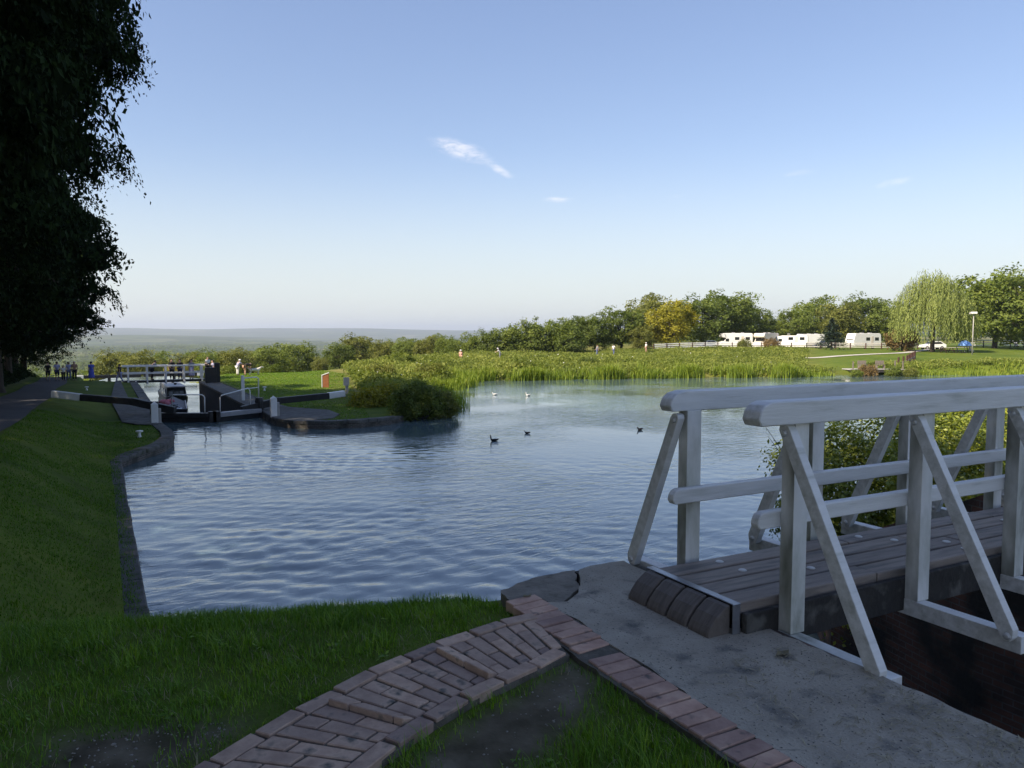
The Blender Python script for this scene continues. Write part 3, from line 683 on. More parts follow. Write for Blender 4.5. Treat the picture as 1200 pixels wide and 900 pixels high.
for i in range(4):
    a, b = ye[i] + .010, ye[i + 1] - .010
    prof = [(3.088, -.03), (3.088, .163), (3.055, .155), (2.99, .108), (2.945, .055), (2.925, .022), (2.922, -.03)]
    mb = MB().prism(prof, a, b, 'x'); mb.v = [(p[1], p[0], p[2]) for p in mb.v]
    T(mb).build('ramp_block', M['ramp_wood'], br, bevel=0.008)
def rail(name, x0, x1, y0, y1, z0, z1, nose):
    h = z1 - z0
    prof = [(x0 + .02, z0), (x1, z0), (x1, z1), (x0 + nose, z1), (x0 + nose * .45, z1 - h * .12), (x0 + nose * .15, z1 - h * .36), (x0, z1 - h * .72)]
    mb = MB(); mb.v = []; n = len(prof)
    mb.add([(a, y0, b) for a, b in prof] + [(a, y1, b) for a, b in prof], [tuple(range(n)), tuple(reversed(range(n, 2 * n)))] + [((i + 1) % n, i, n + i, n + (i + 1) % n) for i in range(n)])
    return T(mb).build(name, M['white_paint'], br, bevel=0.006, seg=1)
rail('handrail', 3.085, X1, 2.985, 3.115, 1.195, 1.325, 0.10)
rail('handrail', 3.33, X1, 4.01, 4.13, 1.172, 1.308, 0.14)
rail('mid_rail', 3.235, X1, 3.124, 3.185, 0.585, 0.680, 0.05)
rail('mid_rail', 3.30, X1, 3.935, 3.998, 0.560, 0.660, 0.06)
NX = [3.41, 4.55, 5.62, 6.75, 7.9]; FX = [3.47, 4.69, 5.81, 7.04, 8.2]
for k, x in enumerate(NX):
    T(MB().box(x, x + .112, 3.03, 3.122, -0.02, 1.196)).build('post', M['white_worn'], br, bevel=0.004)
    T(MB().box(x - .004, x + .088, 2.395, 4.0 if k % 2 else 3.6, -0.125, -0.022)).build('outrigger', M['white_paint'] if k else M['white_worn'], br, bevel=0.004)
    pr = [(3.09, 1.155), (3.085, 1.18), (3.06, 1.192), (3.03, 1.185), (3.01, 1.16), (2.41, .02), (2.415, -.03), (2.435, -.055), (2.465, -.055), (2.482, -.03)]
    bt = T(MB().prism(pr, x - .066, x - .002 - .004, 'x')).build('brace', M['white_paint'], br, bevel=0.005)
    for (yy, zz) in ((3.05, 1.14), (2.44, -.02)):
        mb = MB().lathe([(.021, 0), (.021, .006), (.013, .014), (.003, .016)], n=10)
        mb.v = [(x - .066 - p[2], yy + p[0], zz + p[1]) for p in mb.v]
        T(mb).build('bolt', M['bolt'], bt)
for x in FX:
    T(MB().box(x, x + .124, 4.0, 4.09, -0.02, 1.174)).build('post', M['white_worn'], br, bevel=0.004)
    T(MB().box(x - .004, x + .09, 3.75, 4.62, -0.10, 0.02)).build('outrigger', M['white_paint'], br, bevel=0.006)
    pr = [(4.02, 1.12), (4.025, 1.145), (4.05, 1.157), (4.08, 1.15), (4.10, 1.125), (4.57, .06), (4.565, .01), (4.53, -.02), (4.49, -.01), (4.475, .03)]
    bt = T(MB().prism(pr, x - .066, x - .006, 'x')).build('brace', M['white_paint'], br, bevel=0.005)
    for (yy, zz) in ((4.06, 1.11), (4.52, .03)):
        mb = MB().lathe([(.021, 0), (.021, .006), (.013, .014), (.003, .016)], n=10)
        mb.v = [(x - .066 - p[2], yy + p[0], zz + p[1]) for p in mb.v]
        T(mb).build('bolt', M['bolt'], bt)

# ------------------------------------------------------------------ lower lock: gates, posts, gear
def gate(label, heel, mitre, bend, side):
    g_ = empty('lock_gate', (heel[0], heel[1], -2.8), label=label, cat='lock gate')
    o = Vector(g_.location)
    def A(mb, n, m, p=g_, **k): mb.v = [tuple(Vector(q) - o) for q in mb.v]; return mb.build(n, m, p, **k)
    h, mt = Vector((*heel, 0)), Vector((*mitre, 0)); d = (mt - h).normalized(); s = Vector((-d.y, d.x, 0))
    A(MB().bar(h + Vector((0, 0, -5)), mt + Vector((0, 0, -5)), .32, 4.3), 'leaf', M['black_matt'], bevel=.02)
    A(MB().bar(h + Vector((0, 0, -2.73)) , mt + Vector((0, 0, -2.73)), .46, .24), 'top_rail', M['black_paint'] if side < 0 else M['grey_trim'], bevel=.02)
    A(MB().box(mitre[0] - .2, mitre[0] + .2, mitre[1] - .2, mitre[1] + .2, -7, -2.52), 'mitre_post', M['black_paint'], bevel=.02)
    A(MB().lathe([(.24, -7), (.24, -2.2), (.2, -2.0)], (heel[0], heel[1], 0), 12), 'heel_post', M['black_paint'])
    b = Vector(bend); k = 0.83
    st = h + Vector((0, 0, -2.25)) if side < 0 else h + Vector((0, 0, -2.45))
    kn = st + (b - st) * .22 + Vector((0, 0, .12)); mid = st + (b - st) * (.72 if side < 0 else .80)
    mb = MB(); mb.bar(st - (kn - st) * .9, kn, .36, .40); 
    mb.bar(kn - (mid - kn) * .02, mid, .34, .36)
    A(mb, 'balance_beam', M['black_paint'], bevel=.03)
    A(MB().bar(mid, b, .35, .37), 'beam_end', M['white_plain'], bevel=.03)
    q0, q1 = h + d * (.55 if side > 0 else 1.0), h + d * ((mt - h).length - .35)
    q0, q1 = q0 - s * .12, q1 - s * .12
    z = -2.62; top = 1.0 if side < 0 else .92
    pts = [q1 + Vector((0, 0, z)), q1 + Vector((0, 0, z + top - .12)), q1 - d * .12 + Vector((0, 0, z + top))]
    pts += [q0 + d * .12 + Vector((0, 0, z + top + (.0 if side < 0 else .28))), q0 + Vector((0, 0, z + top + (.0 if side < 0 else .12))), q0 + Vector((0, 0, z))]
    A(MB().tube(pts, .032, 6), 'gate_rail', M['white_plain'], smooth=True)
    return g_
gate('left lock gate whose balance beam lies over the grass towards the towpath', (2.35, 45.5), (5.08, 44.0), (-2.5, 48.3, -1.60), -1)
gate('right lock gate with grey walkway and balance beam on the island lawn', (7.8, 45.5), (5.28, 44.0), (13.0, 46.4, -2.02), 1)

def white_post(loc, label, h=1.05):
    e = empty('mooring_post', loc, label=label, cat='post')
    MB().box(-.16, .16, -.13, .13, -.1, h - .14).build('shaft', M['white_plain'], e, bevel=.02)
    MB().add([(-.16, -.13, h - .14), (.16, -.13, h - .14), (.16, .13, h - .14), (-.16, .13, h - .14), (0, 0, h)], [(0, 1, 4), (1, 2, 4), (2, 3, 4), (3, 0, 4), (3, 2, 1, 0)]).build('cap', M['white_plain'], e)
    MB().box(.17, .29, -.10, .10, -.1, h - .35).build('side_plate', M['grey_wood'], e, bevel=.01)
    return e
white_post((2.12, 41.3, -2.70), 'white square post standing at the end of the left lock gate')
white_post((7.85, 41.6, -2.66), 'white square post standing on the island corner by the right lock gate')

def bollard(x, y, label, s=1.0):
    e = empty('mooring_bollard', (x, y, hz(x, y)), label=label, cat='bollard', group='small white mooring bollards', sc_=s)
    MB().lathe([(.10, -.1), (.10, .05), (.065, .1), (.065, .26)], n=10).build('stem', M['white_plain'], e, smooth=True)
    MB().lathe([(.075, .25), (.12, .28), (.12, .33), (.07, .36)], n=10, sx=1.5).build('head', M['white_plain'], e, smooth=True)
bollard(1.25, 36.3, 'small white bollard on the grass just above the curved stone quay', .85)
bollard(-1.2, 66, 'small white bollard on the grass beside the dark lock pavement', .8)
bollard(10.86, 61.05, 'small white bollard on the lawn behind the lock railing', .9)

hp = empty('ladder_rail', (7.9, 52.0, -2.68), label='white hooped ladder rail at the edge of the right chamber wall', cat='railing')
MB().box(-.10, .10, -.09, .09, 0, 1.62).build('post', M['white_plain'], hp, bevel=.02)
MB().tube([(0, 0, 1.45), (1.0, .9, 1.45), (1.15, 1.02, 1.35), (1.15, 1.02, 0.02)], .04, 6).build('hoop', M['white_plain'], hp, smooth=True)
MB().tube([(.05, .02, .75), (1.15, 1.02, .75)], .03, 6).build('cross_bar', M['white_plain'], hp, smooth=True)

pg = empty('paddle_gear', (8.35, 72.5, -2.7), label='black paddle gear box on the right lock side', cat='lock gear')
MB().box(-.5, .45, -.3, .3, 0, 1.35).build('casing', M['black_paint'], pg, bevel=.05)
MB().box(.30, .75, -.2, .2, .0, 1.75).build('ratchet_post', M['black_paint'], pg, bevel=.04)
MB().tube([(-.3, 0, 1.2), (-.3, 0, 1.65), (.0, 0, 1.75)], .06, 6).build('spindle', M['black_paint'], pg)

sg = empty('sign_board', (15.9, 62.2, hz(15.9, 62.2)), rz=R(-20), label='rust brown tilted board with a pale top edge on the lawn by the tall grass', cat='sign')
MB().add([(-.25, -.1, 0), (.25, -.1, 0), (.25, .1, 0), (-.25, .1, 0), (-.25, -.1, 1.0), (.25, -.1, 1.18), (.25, .1, 1.18), (-.25, .1, 1.0)],
         [(3, 2, 1, 0), (4, 5, 6, 7), (0, 1, 5, 4), (1, 2, 6, 5), (2, 3, 7, 6), (3, 0, 4, 7)]).build('board', M['rust'], sg, bevel=.01)
MB().bar((-.28, 0, 1.02), (.28, 0, 1.22), .26, .07).build('top_edge', M['white_plain'], sg, bevel=.01)
MB().box(-.32, -.26, -.12, .12, 0, 1.05).build('frame', M['white_plain'], sg)
gp = empty('marker_post', (15.6, 55.0, hz(15.6, 55)), label='pale grey post with a square plate beside the white beam end', cat='post')
MB().box(-.10, .10, -.07, .07, -.1, 1.15).build('shaft', M['grey_wood'], gp, bevel=.01)
MB().box(-.28, .16, -.10, -.075, .62, 1.22).build('plate', M['grey_wood'], gp, bevel=.01)

# railed bridge across the tail of the lower lock
fb = empty('footbridge', (5.1, 77.6, -2.62), label='white railed footbridge across the tail of the lower lock, people on it', cat='footbridge')
MB().box(-3.6, 3.4, -.55, .55, -.20, 0).build('deck', M['black_paint'], fb, bevel=.02)
for yy in (-.6, .6):
    MB().box(-3.7, 3.5, yy - .07, yy + .07, 1.24, 1.39).build('handrail', M['white_plain'], fb, bevel=.02)
    MB().box(-3.6, 3.4, yy - .04, yy + .04, .60, .74).build('mid_rail', M['white_plain'], fb, bevel=.01)
    for k in range(5):
        x = -3.2 + k * 1.55
        MB().box(x - .07, x + .07, yy - .07, yy + .07, -.35, 1.25).build('post', M['white_plain'], fb, bevel=.01)
    MB().bar((-2.6, yy, -.1), (-2.6, yy * 2.0, -.35), .1, .14).build('outrigger', M['white_plain'], fb)

# next lock further down the flight
for (x0, x1, y_, z_, lab) in ((-3.4, 4.6, 121, -4.35, 'black balance beam of the next lock far down the flight, nearer the trees'), (5.0, 13.0, 122, -4.35, 'black balance beam of the next lock far down the flight, right of the bridge')):
    e = empty('balance_beam', ((x0 + x1) / 2, y_, z_), label=lab, cat='lock beam')
    hw = (x1 - x0) / 2; w0 = .78
    MB().box(-hw * w0 if x0 < 0 else -hw, hw if x0 < 0 else hw * w0, -.2, .2, -.25, .2).build('beam', M['black_paint'], e, bevel=.03)
    MB().box(*((-hw, -hw * w0) if x0 < 0 else (hw * w0, hw)), -.21, .21, -.26, .21).build('beam_end', M['white_plain'], e, bevel=.03)
    MB().box(-.2, .2, -.2, .2, -3.2, -.25).build('heel_post', M['black_paint'], e)
    MB().box(-2.5, 2.5, -.15, .15, -3.5, -1.2).build('leaf', M['black_matt'], e)

# ------------------------------------------------------------------ boats in the lower lock
def hull_mesh(mb, L, w, bowl, d, z0, zb, n=26):
    """black narrow hull: pointed at -Y, square stern; gunwale height rises to the bow"""
    secs = []
    for i in range(n + 1):
        t = i / n; y = L * t
        k = min(1, (y / bowl)); half = w / 2 * (1 - (1 - k) ** 2.2) if k < 1 else w / 2
        half = max(half, .03); zt = z0 + (zb - z0) * max(0, 1 - y / (bowl * 1.6)) ** 1.6
        secs.append([(-half, y, zt), (-half * .96, y + .02, zt * .4), (-half * .72, y + (1 - k) * .35, -d), (half * .72, y + (1 - k) * .35, -d), (half * .96, y + .02, zt * .4), (half, y, zt)])
    V = [p for s in secs for p in s]; Fc = []
    for i in range(n):
        for j in range(5): a = i * 6 + j; Fc.append((a, a + 1, a + 7, a + 6))
        Fc.append((i * 6, i * 6 + 6, i * 6 + 11, i * 6 + 5))
    Fc.append(tuple(n * 6 + k for k in range(6))); Fc.append(tuple(reversed(range(6))))
    return mb.add(V, Fc)
ba = empty('narrowboat', (4.65, 64.2, LOW_WATER), rz=R(-4), label='black hulled open boat with grey hold covers and pink cloth, nearest in the lock', cat='boat')
hull_mesh(MB(), 13.0, 2.07, 3.2, .5, .72, 1.18).build('hull', M['black_paint'], ba, bevel=.02)
mb = MB()
for s in (-1, 1): mb.add([(s * .92, 3.0, .74), (s * .92, 12, .74), (0, 12, 1.22), (0, 3.4, 1.22), (s * .92, 3.0, .70), (s * .92, 12, .70), (0, 12, 1.17), (0, 3.4, 1.17)], [(0, 1, 2, 3), (7, 6, 5, 4), (0, 3, 7, 4), (1, 0, 4, 5), (2, 1, 5, 6)])
mb.build('hold_cover', M['canvas'], ba)
MB().box(-.62, .62, 1.6, 2.9, .86, .98).build('foredeck', M['boat_pale'], ba, bevel=.03)
MB().bar((-.95, 1.9, .98), (-1.0, 12, .80), .09, .09).build('gunwale_rail', M['boat_pale'], ba); MB().bar((.95, 1.9, .98), (1.0, 12, .80), .09, .09).build('gunwale_rail', M['boat_pale'], ba)
mb = MB(); rp = random.Random(5)
for k in range(9): mb.lathe([(.0, 0), (.22, .06), (.27, .2), (.16, .34), (.02, .38)], (-.55 + rp.uniform(-.35, .45), 5.6 + rp.uniform(-.8, .8), 1.0 + rp.uniform(-.08, .1)), 8)
mb.build('pink_bundle', M['pink_cloth'], ba, smooth=True)
MB().tube([(-.3, 1.2, 1.15), (-.3, 1.2, 1.4), (.3, 1.2, 1.4), (.3, 1.2, 1.15)], .035, 6).build('bow_rail', M['boat_pale'], ba)
bb = empty('narrowboat', (6.2, 79.0, LOW_WATER), label='narrowboat with grey roofed cabin and dark glazed front coming through the lock tail', cat='boat')
hull_mesh(MB(), 14.5, 2.05, 2.8, .5, .66, 1.05).build('hull', M['black_paint'], bb, bevel=.02)
cab = MB()
cab.add([(-.98, 2.9, .62), (.98, 2.9, .62), (.98, 13.0, .62), (-.98, 13.0, .62), (-.84, 3.05, 1.68), (.84, 3.05, 1.68), (.84, 13.0, 1.68), (-.84, 13.0, 1.68)], [(3, 2, 1, 0), (4, 5, 6, 7), (0, 1, 5, 4), (1, 2, 6, 5), (2, 3, 7, 6), (3, 0, 4, 7)])
cab.build('cabin', M['boat_grey'], bb, bevel=.03)
mb = MB().add([(-.90, 2.6, 1.68), (.90, 2.6, 1.68), (.90, 13.2, 1.68), (-.90, 13.2, 1.68), (-.80, 2.65, 1.80), (.80, 2.65, 1.80), (.80, 13.1, 1.80), (-.80, 13.1, 1.80)], [(3, 2, 1, 0), (4, 5, 6, 7), (0, 1, 5, 4), (1, 2, 6, 5), (2, 3, 7, 6), (3, 0, 4, 7)])
roof = mb.build('roof', M['boat_grey'], bb, bevel=.04)
for yy in (5.2, 8.4): MB().lathe([(.12, 1.78), (.12, 1.88), (.17, 1.9), (.15, 1.96)], (0.1, yy, 0), 10).build('roof_vent', M['black_paint'], roof, smooth=True)
fr = MB().add([(-.88, 2.86, .66), (.88, 2.86, .66), (.80, 2.99, 1.63), (-.80, 2.99, 1.63), (-.88, 2.93, .66), (.88, 2.93, .66), (.80, 3.06, 1.63), (-.80, 3.06, 1.63)], [(0, 1, 2, 3), (7, 6, 5, 4), (1, 0, 4, 5), (2, 1, 5, 6), (3, 2, 6, 7), (0, 3, 7, 4)]).build('front_screen', M['black_paint'], bb)
for k in range(3):
    x0 = -.68 + k * .48; MB().add([(x0, 2.845, .86), (x0 + .40, 2.845, .86), (x0 + .38, 2.945, 1.5), (x0 + .02, 2.945, 1.5), (x0, 2.875, .86), (x0 + .40, 2.875, .86), (x0 + .38, 2.975, 1.5), (x0 + .02, 2.975, 1.5)], [(0, 1, 2, 3), (7, 6, 5, 4), (1, 0, 4, 5), (2, 1, 5, 6), (3, 2, 6, 7), (0, 3, 7, 4)]).build('window', M['glass'], fr)
for s in (-1, 1):
    for k in range(4): MB().bar((s * .945, 4.2 + k * 2.1, 1.18), (s * .945, 5.2 + k * 2.1, 1.18), .06, .5).build('window', M['glass'], bb)
MB().box(-.8, .8, 1.6, 2.8, .70, .80).build('foredeck', M['boat_pale'], bb, bevel=.02)

# ------------------------------------------------------------------ people, dog, birds
def skin_obj(name, verts, edges, mat, parent, sub=1, smooth=True):
    """verts: list of (x,y,z,r[,r2]); grown with a Skin modifier into one surface"""
    me = bpy.data.meshes.new(name); me.from_pydata([v[:3] for v in verts], edges, [])
    o = bpy.data.objects.new(name, me); COL.objects.link(o)
    o.modifiers.new('s', 'SKIN'); sm = o.modifiers.new('u', 'SUBSURF'); sm.levels = sub
    sv = me.skin_vertices[0].data
    for i, v in enumerate(verts):
        sv[i].radius = (v[3], v[4] if len(v) > 4 else v[3]); sv[i].use_root = (i == 0)
    bpy.context.view_layer.update()
    new = bpy.data.meshes.new_from_object(o.evaluated_get(bpy.context.evaluated_depsgraph_get()))
    bpy.data.objects.remove(o); bpy.data.meshes.remove(me)
    new.name = name; new.polygons.foreach_set('use_smooth', [smooth] * len(new.polygons))
    new.materials.clear()
    return link(name, new, mat, parent)

def pose(kind):
    """joint positions, facing +Y, 1.72 m tall"""
    J = dict(pel=(0, 0, .95), wai=(0, 0, 1.10), che=(0, .01, 1.30), nec=(0, 0, 1.47), hed=(0, .02, 1.60), top=(0, .01, 1.69))
    for s, n in ((-1, 'l'), (1, 'r')):
        J['sho' + n] = (s * .18, 0, 1.42); J['elb' + n] = (s * .23, -.02, 1.14); J['wri' + n] = (s * .22, .06, .90); J['han' + n] = (s * .21, .09, .80)
        J['hip' + n] = (s * .095, 0, .90); J['kne' + n] = (s * .10, .02, .50); J['ank' + n] = (s * .10, -.01, .09); J['toe' + n] = (s * .11, .16, .035)
    if kind == 'walk':
        J.update(knel=(-.10, .20, .53), ankl=(-.10, .26, .10), toel=(-.11, .42, .06), kner=(.10, -.05, .50), ankr=(.10, -.30, .15), toer=(.11, -.16, .05),
                 elbl=(-.23, -.12, 1.16), wril=(-.22, -.10, .92), hanl=(-.21, -.07, .83), elbr=(.23, .06, 1.15), wrir=(.21, .24, .98), hanr=(.20, .32, .94))
    if kind == 'lean':
        J.update(wai=(0, .04, 1.09), che=(0, .16, 1.27), nec=(0, .25, 1.41), hed=(0, .31, 1.52), top=(0, .32, 1.61), shol=(-.18, .22, 1.37), shor=(.18, .22, 1.37),
                 elbl=(-.24, .38, 1.16), wril=(-.12, .58, 1.14), hanl=(-.06, .66, 1.15), elbr=(.24, .38, 1.16), wrir=(.12, .58, 1.14), hanr=(.06, .66, 1.15))
    if kind == 'bend':
        J.update(wai=(0, .12, 1.06), che=(0, .32, 1.13), nec=(0, .48, 1.14), hed=(0, .60, 1.10), top=(0, .68, 1.07), shol=(-.18, .43, 1.10), shor=(.18, .43, 1.10),
                 elbl=(-.22, .50, .82), wril=(-.18, .58, .58), hanl=(-.17, .62, .49), elbr=(.22, .50, .82), wrir=(.18, .58, .58), hanr=(.17, .62, .49), pel=(0, -.06, .95), hipl=(-.095, -.05, .90), hipr=(.095, -.05, .90))
    if kind == 'sit':
        for k in ('pel', 'wai', 'che', 'nec', 'hed', 'top', 'shol', 'shor', 'elbl', 'elbr'): J[k] = (J[k][0], J[k][1], J[k][2] - .47)
        for s, n in ((-1, 'l'), (1, 'r')):
            J['hip' + n] = (s * .095, .02, .45); J['kne' + n] = (s * .12, .44, .48); J['ank' + n] = (s * .12, .46, .09); J['toe' + n] = (s * .12, .62, .035)
            J['wri' + n] = (s * .16, .24, .55); J['han' + n] = (s * .12, .33, .54)
    return J
HEADR = .092
def person(x, y, face, label, kind='stand', top='cloth_white', legs='cloth_denim', hair='hair_dark', dress=False, shorts=False, hat=None, s=1.0, z=None, group=None):
    e = empty('person', (x, y, hz(x, y) if z is None else z), rz=face, label=label, cat='person', group=group, sc_=s)
    J = pose(kind)
    nm = ['pel', 'wai', 'che', 'nec', 'hed', 'top', 'hipl', 'knel', 'ankl', 'toel', 'hipr', 'kner', 'ankr', 'toer', 'shol', 'elbl', 'wril', 'hanl', 'shor', 'elbr', 'wrir', 'hanr']
    rad = dict(pel=.135, wai=.115, che=.135, nec=.052, hed=HEADR, top=.06, hip=.088, kne=.056, ank=.038, toe=.032, sho=.060, elb=.042, wri=.029, han=.030)
    V = [(*J[n], rad[n[:3]]) for n in nm]
    I = {n: i for i, n in enumerate(nm)}
    E = [(a, b) for a, b in ((0, 1), (1, 2), (2, 3), (3, 4), (4, 5))]
    for n in 'lr': E += [(0, I['hip' + n]), (I['hip' + n], I['kne' + n]), (I['kne' + n], I['ank' + n]), (I['ank' + n], I['toe' + n]), (2, I['sho' + n]), (I['sho' + n], I['elb' + n]), (I['elb' + n], I['wri' + n]), (I['wri' + n], I['han' + n])]
    h, t = Vector(J['hed']), Vector(J['top'])
    up = (t - h).normalized(); fwd = Vector((0, 1, 0)); fwd = (fwd - up * fwd.dot(up)).normalized(); sd = fwd.cross(up)
    nose = h + fwd * .105 - up * .005
    V.append((*nose, .014)); E.append((4, len(V) - 1))
    for q in (-1, 1):
        V.append((*(h + sd * q * .095), .016)); E.append((4, len(V) - 1))
    for n in 'lr':      # thumb and four fingers
        w, hd = Vector(J['wri' + n]), Vector(J['han' + n]); d = (hd - w).normalized(); sp = d.cross(Vector((1, 0, 0))).normalized()
        for k in range(4):
            V.append((*(hd + d * (.07 + .012 * (k in (1, 2))) + sp * (.030 - .02 * k)), .008)); E.append((I['han' + n], len(V) - 1))
        V.append((*(w + d * .055 + sp * .055), .009)); E.append((I['wri' + n], len(V) - 1))
    body = skin_obj('body', V, E, M['skin'], e)
    for q in (-1, 1):
        p = h + fwd * .082 + sd * q * .034 + up * .018
        MB().lathe([(.002, -.009), (.008, -.004), (.008, .004), (.002, .009)], tuple(p), 6).build('eye', M['eye_dark'], body)
    # hair: a cap round the back and top of the skull
    mb = MB(); n1, n2 = 10, 7
    for i in range(n2 + 1):
        for k in range(n1):
            a = 2 * math.pi * k / n1; b = math.pi * .62 * i / n2
            ax = (up * math.cos(b) + (-fwd * .55 - up * .15) * 0 + (sd * math.cos(a) + fwd * math.sin(a)) * math.sin(b))
            lim = .112 if math.sin(a) < .25 or b < .8 else .085
            mb.v.append(tuple(h + up * .025 - fwd * .012 + ax * lim))
    for i in range(n2):
        for k in range(n1): a_, b_ = i * n1 + k, i * n1 + (k + 1) % n1; mb.f.append((a_, b_, b_ + n1, a_ + n1))
    mb.build('hair', M[hat or hair], e, smooth=True)
    if hat:
        c = h + up * .07; MB().lathe([(.19, 0), (.19, .012), (.115, .02), (.10, .10), (.03, .115)], tuple(c), 14).build('hat', M[hat], e, smooth=True)
    g2 = lambda n, r: (*J[n], r)
    mid = lambda a, b, t: tuple(J[a][k] + (J[b][k] - J[a][k]) * t for k in range(3))
    V = [g2('pel', .158), g2('wai', .142), g2('che', .158), (*mid('che', 'nec', .7), .088)]
    E = [(0, 1), (1, 2), (2, 3)]
    for n in 'lr':
        b = len(V); V += [g2('sho' + n, .078), (*mid('sho' + n, 'elb' + n, .75), .066)]; E += [(2, b), (b, b + 1)]
    skin_obj('top', V, E, M[top], e)
    if dress:
        zb = .32; pz = J['pel'][2]
        prof = [(.27, zb - pz), (.26, zb + .02 - pz), (.225, -.25), (.185, -.02), (.165, .10), (.14, .16)]
        MB().lathe(prof, J['pel'], 16, sx=1.0, sy=.8).build('skirt', M[legs], e, smooth=True)
    else:
        V = [g2('pel', .165)]; E = []
        for n in 'lr':
            b = len(V); V += [g2('hip' + n, .108), g2('kne' + n, .082 if not shorts else .095)]; E += [(0, b), (b, b + 1)]
            if not shorts: V.append((*mid('kne' + n, 'ank' + n, .95), .062)); E.append((b + 1, b + 2))
        skin_obj('shorts' if shorts else 'trousers', V, E, M[legs], e)
    for n in 'lr':
        a, t_ = Vector(J['ank' + n]), Vector(J['toe' + n])
        skin_obj('shoe', [(a.x, a.y - .04, a.z - .03, .048), (*(a.lerp(t_, .55)), .048), (*t_, .038)], [(0, 1), (1, 2)], M['shoe'], e)
    return e
W = 'walkers on the towpath under the trees'
person(-4.6, 82.8, R(185), 'person in dark clothes with bare pale legs, leftmost of the towpath walkers', 'walk', 'cloth_black', 'cloth_black', shorts=True, group=W)
person(-3.85, 82.6, R(5), 'person in a blue lilac shirt and shorts walking in the middle of the towpath', 'walk', 'cloth_lilac', 'cloth_navy', hair='hair_brown', shorts=True, group=W, s=1.04)
person(-3.35, 82.2, R(190), 'short child in a pale top and black trousers among the towpath walkers', 'stand', 'cloth_white', 'cloth_black', group=W, s=.84)
person(-2.95, 83.6, R(10), 'person in lilac shirt and denim behind the pale topped child', 'walk', 'cloth_lilac', 'cloth_denim', hair='hair_brown', group=W)
person(-2.45, 82.6, R(175), 'person in a tan top and black trousers, rightmost of the towpath walkers', 'stand', 'cloth_tan', 'cloth_black', hair='hair_grey', group=W, s=1.05)
person(-1.05, 81.0, R(20), 'woman in a long bright blue dress standing on the grass', 'stand', 'cloth_blue', 'cloth_blue', dress=True, s=1.05)
person(1.25, 79.0, R(60), 'person in black top and lilac trousers walking left of the far bridge', 'walk', 'cloth_black', 'cloth_lilac', s=1.04)
person(3.85, 77.55, R(-75), 'person in grey leaning on the rail at the left end of the far bridge', 'lean', 'cloth_grey', 'cloth_black', z=-2.62, s=1.1)
person(5.55, 77.6, R(180), 'person all in black, left one of the pair on the far bridge', 'stand', 'cloth_black', 'cloth_black', z=-2.62, s=1.1)
person(6.25, 77.65, R(160), 'person all in black, right one of the pair on the far bridge', 'stand', 'cloth_black', 'cloth_navy', z=-2.62, s=1.08)
person(7.25, 77.75, R(150), 'woman in lilac white skirt standing at the right end of the far bridge', 'stand', 'cloth_grey', 'cloth_lilac', dress=True, s=1.06, z=-2.62)
person(9.0, 76.5, R(100), 'person in a lilac shirt standing behind the black paddle gear', 'stand', 'cloth_lilac', 'cloth_black', s=1.12)
person(8.45, 75.6, R(200), 'person in a pale top sitting on the paddle gear', 'sit', 'cloth_white', 'cloth_black', z=-1.75)
person(12.35, 84.5, R(-60), 'person in white hat and lilac top bending beside the dog', 'lean', 'cloth_lilac', 'cloth_white', hat='cloth_white', hair='hair_grey')
person(13.05, 84.2, R(-75), 'person in black shirt and tan shorts bending towards the white dog', 'bend', 'cloth_black', 'cloth_tan', shorts=True, s=1.05)
px_, py_ = 42.7, 95.08
person(px_, py_, R(150), 'person in a salmon pink top and pale hat standing deep in the meadow', 'stand', 'cloth_pink', 'cloth_pink', hat='cloth_white', z=-2.35)
px_, py_ = 49.22, 96.15
person(px_, py_, R(60), 'person in a white top half hidden in the meadow before the hedge', 'lean', 'cloth_white', 'cloth_grey', hat='cloth_white', z=-2.1)
px_, py_ = 71.52, 100.15
person(px_, py_, R(-60), 'person in a white shirt walking behind the reeds near the yellow tree', 'walk', 'cloth_white', 'cloth_denim', z=-1.85)
px_, py_ = 69.24, 101.36
person(px_, py_, R(90), 'person in grey behind the reeds, left of the white shirted walker', 'walk', 'cloth_grey', 'cloth_denim', hair='hair_brown', z=-1.95)
px_, py_ = 84.8, 108.94
person(px_, py_, R(90), 'person in white at the left end of the field fence', 'stand', 'cloth_white', 'cloth_tan', hat='cloth_white', z=-1.75)

dg = empty('dog', (14.0, 84.4, hz(14.0, 84.4)), rz=R(-80), label='white dog standing on the lawn in front of two bending people', cat='dog', sc_=1.15)
body = skin_obj('body', [(0, .38, .50, .15, .17), (0, .12, .48, .15, .16), (0, -.18, .49, .12, .12), (0, -.36, .52, .11), (0, .55, .62, .09), (0, .68, .72, .085), (0, .84, .69, .045), (0, .92, .68, .035),
                          (-.09, .38, .40, .06), (-.09, .36, .22, .038), (-.09, .38, .05, .028), (-.09, .44, .02, .03), (.09, .38, .40, .06), (.09, .36, .22, .038), (.09, .40, .05, .028), (.09, .46, .02, .03),
                          (-.09, -.36, .42, .075), (-.09, -.30, .28, .05), (-.09, -.44, .17, .03), (-.09, -.42, .04, .025), (-.09, -.36, .02, .028), (.09, -.36, .42, .075), (.09, -.30, .28, .05), (.09, -.44, .17, .03), (.09, -.42, .04, .025), (.09, -.36, .02, .028),
                          (0, -.50, .58, .035), (0, -.66, .70, .022)],
                [(0, 1), (1, 2), (2, 3), (0, 4), (4, 5), (5, 6), (6, 7), (0, 8), (8, 9), (9, 10), (10, 11), (0, 12), (12, 13), (13, 14), (14, 15), (3, 16), (16, 17), (17, 18), (18, 19), (19, 20), (3, 21), (21, 22), (22, 23), (23, 24), (24, 25), (3, 26), (26, 27)], M['fur_white'], dg)
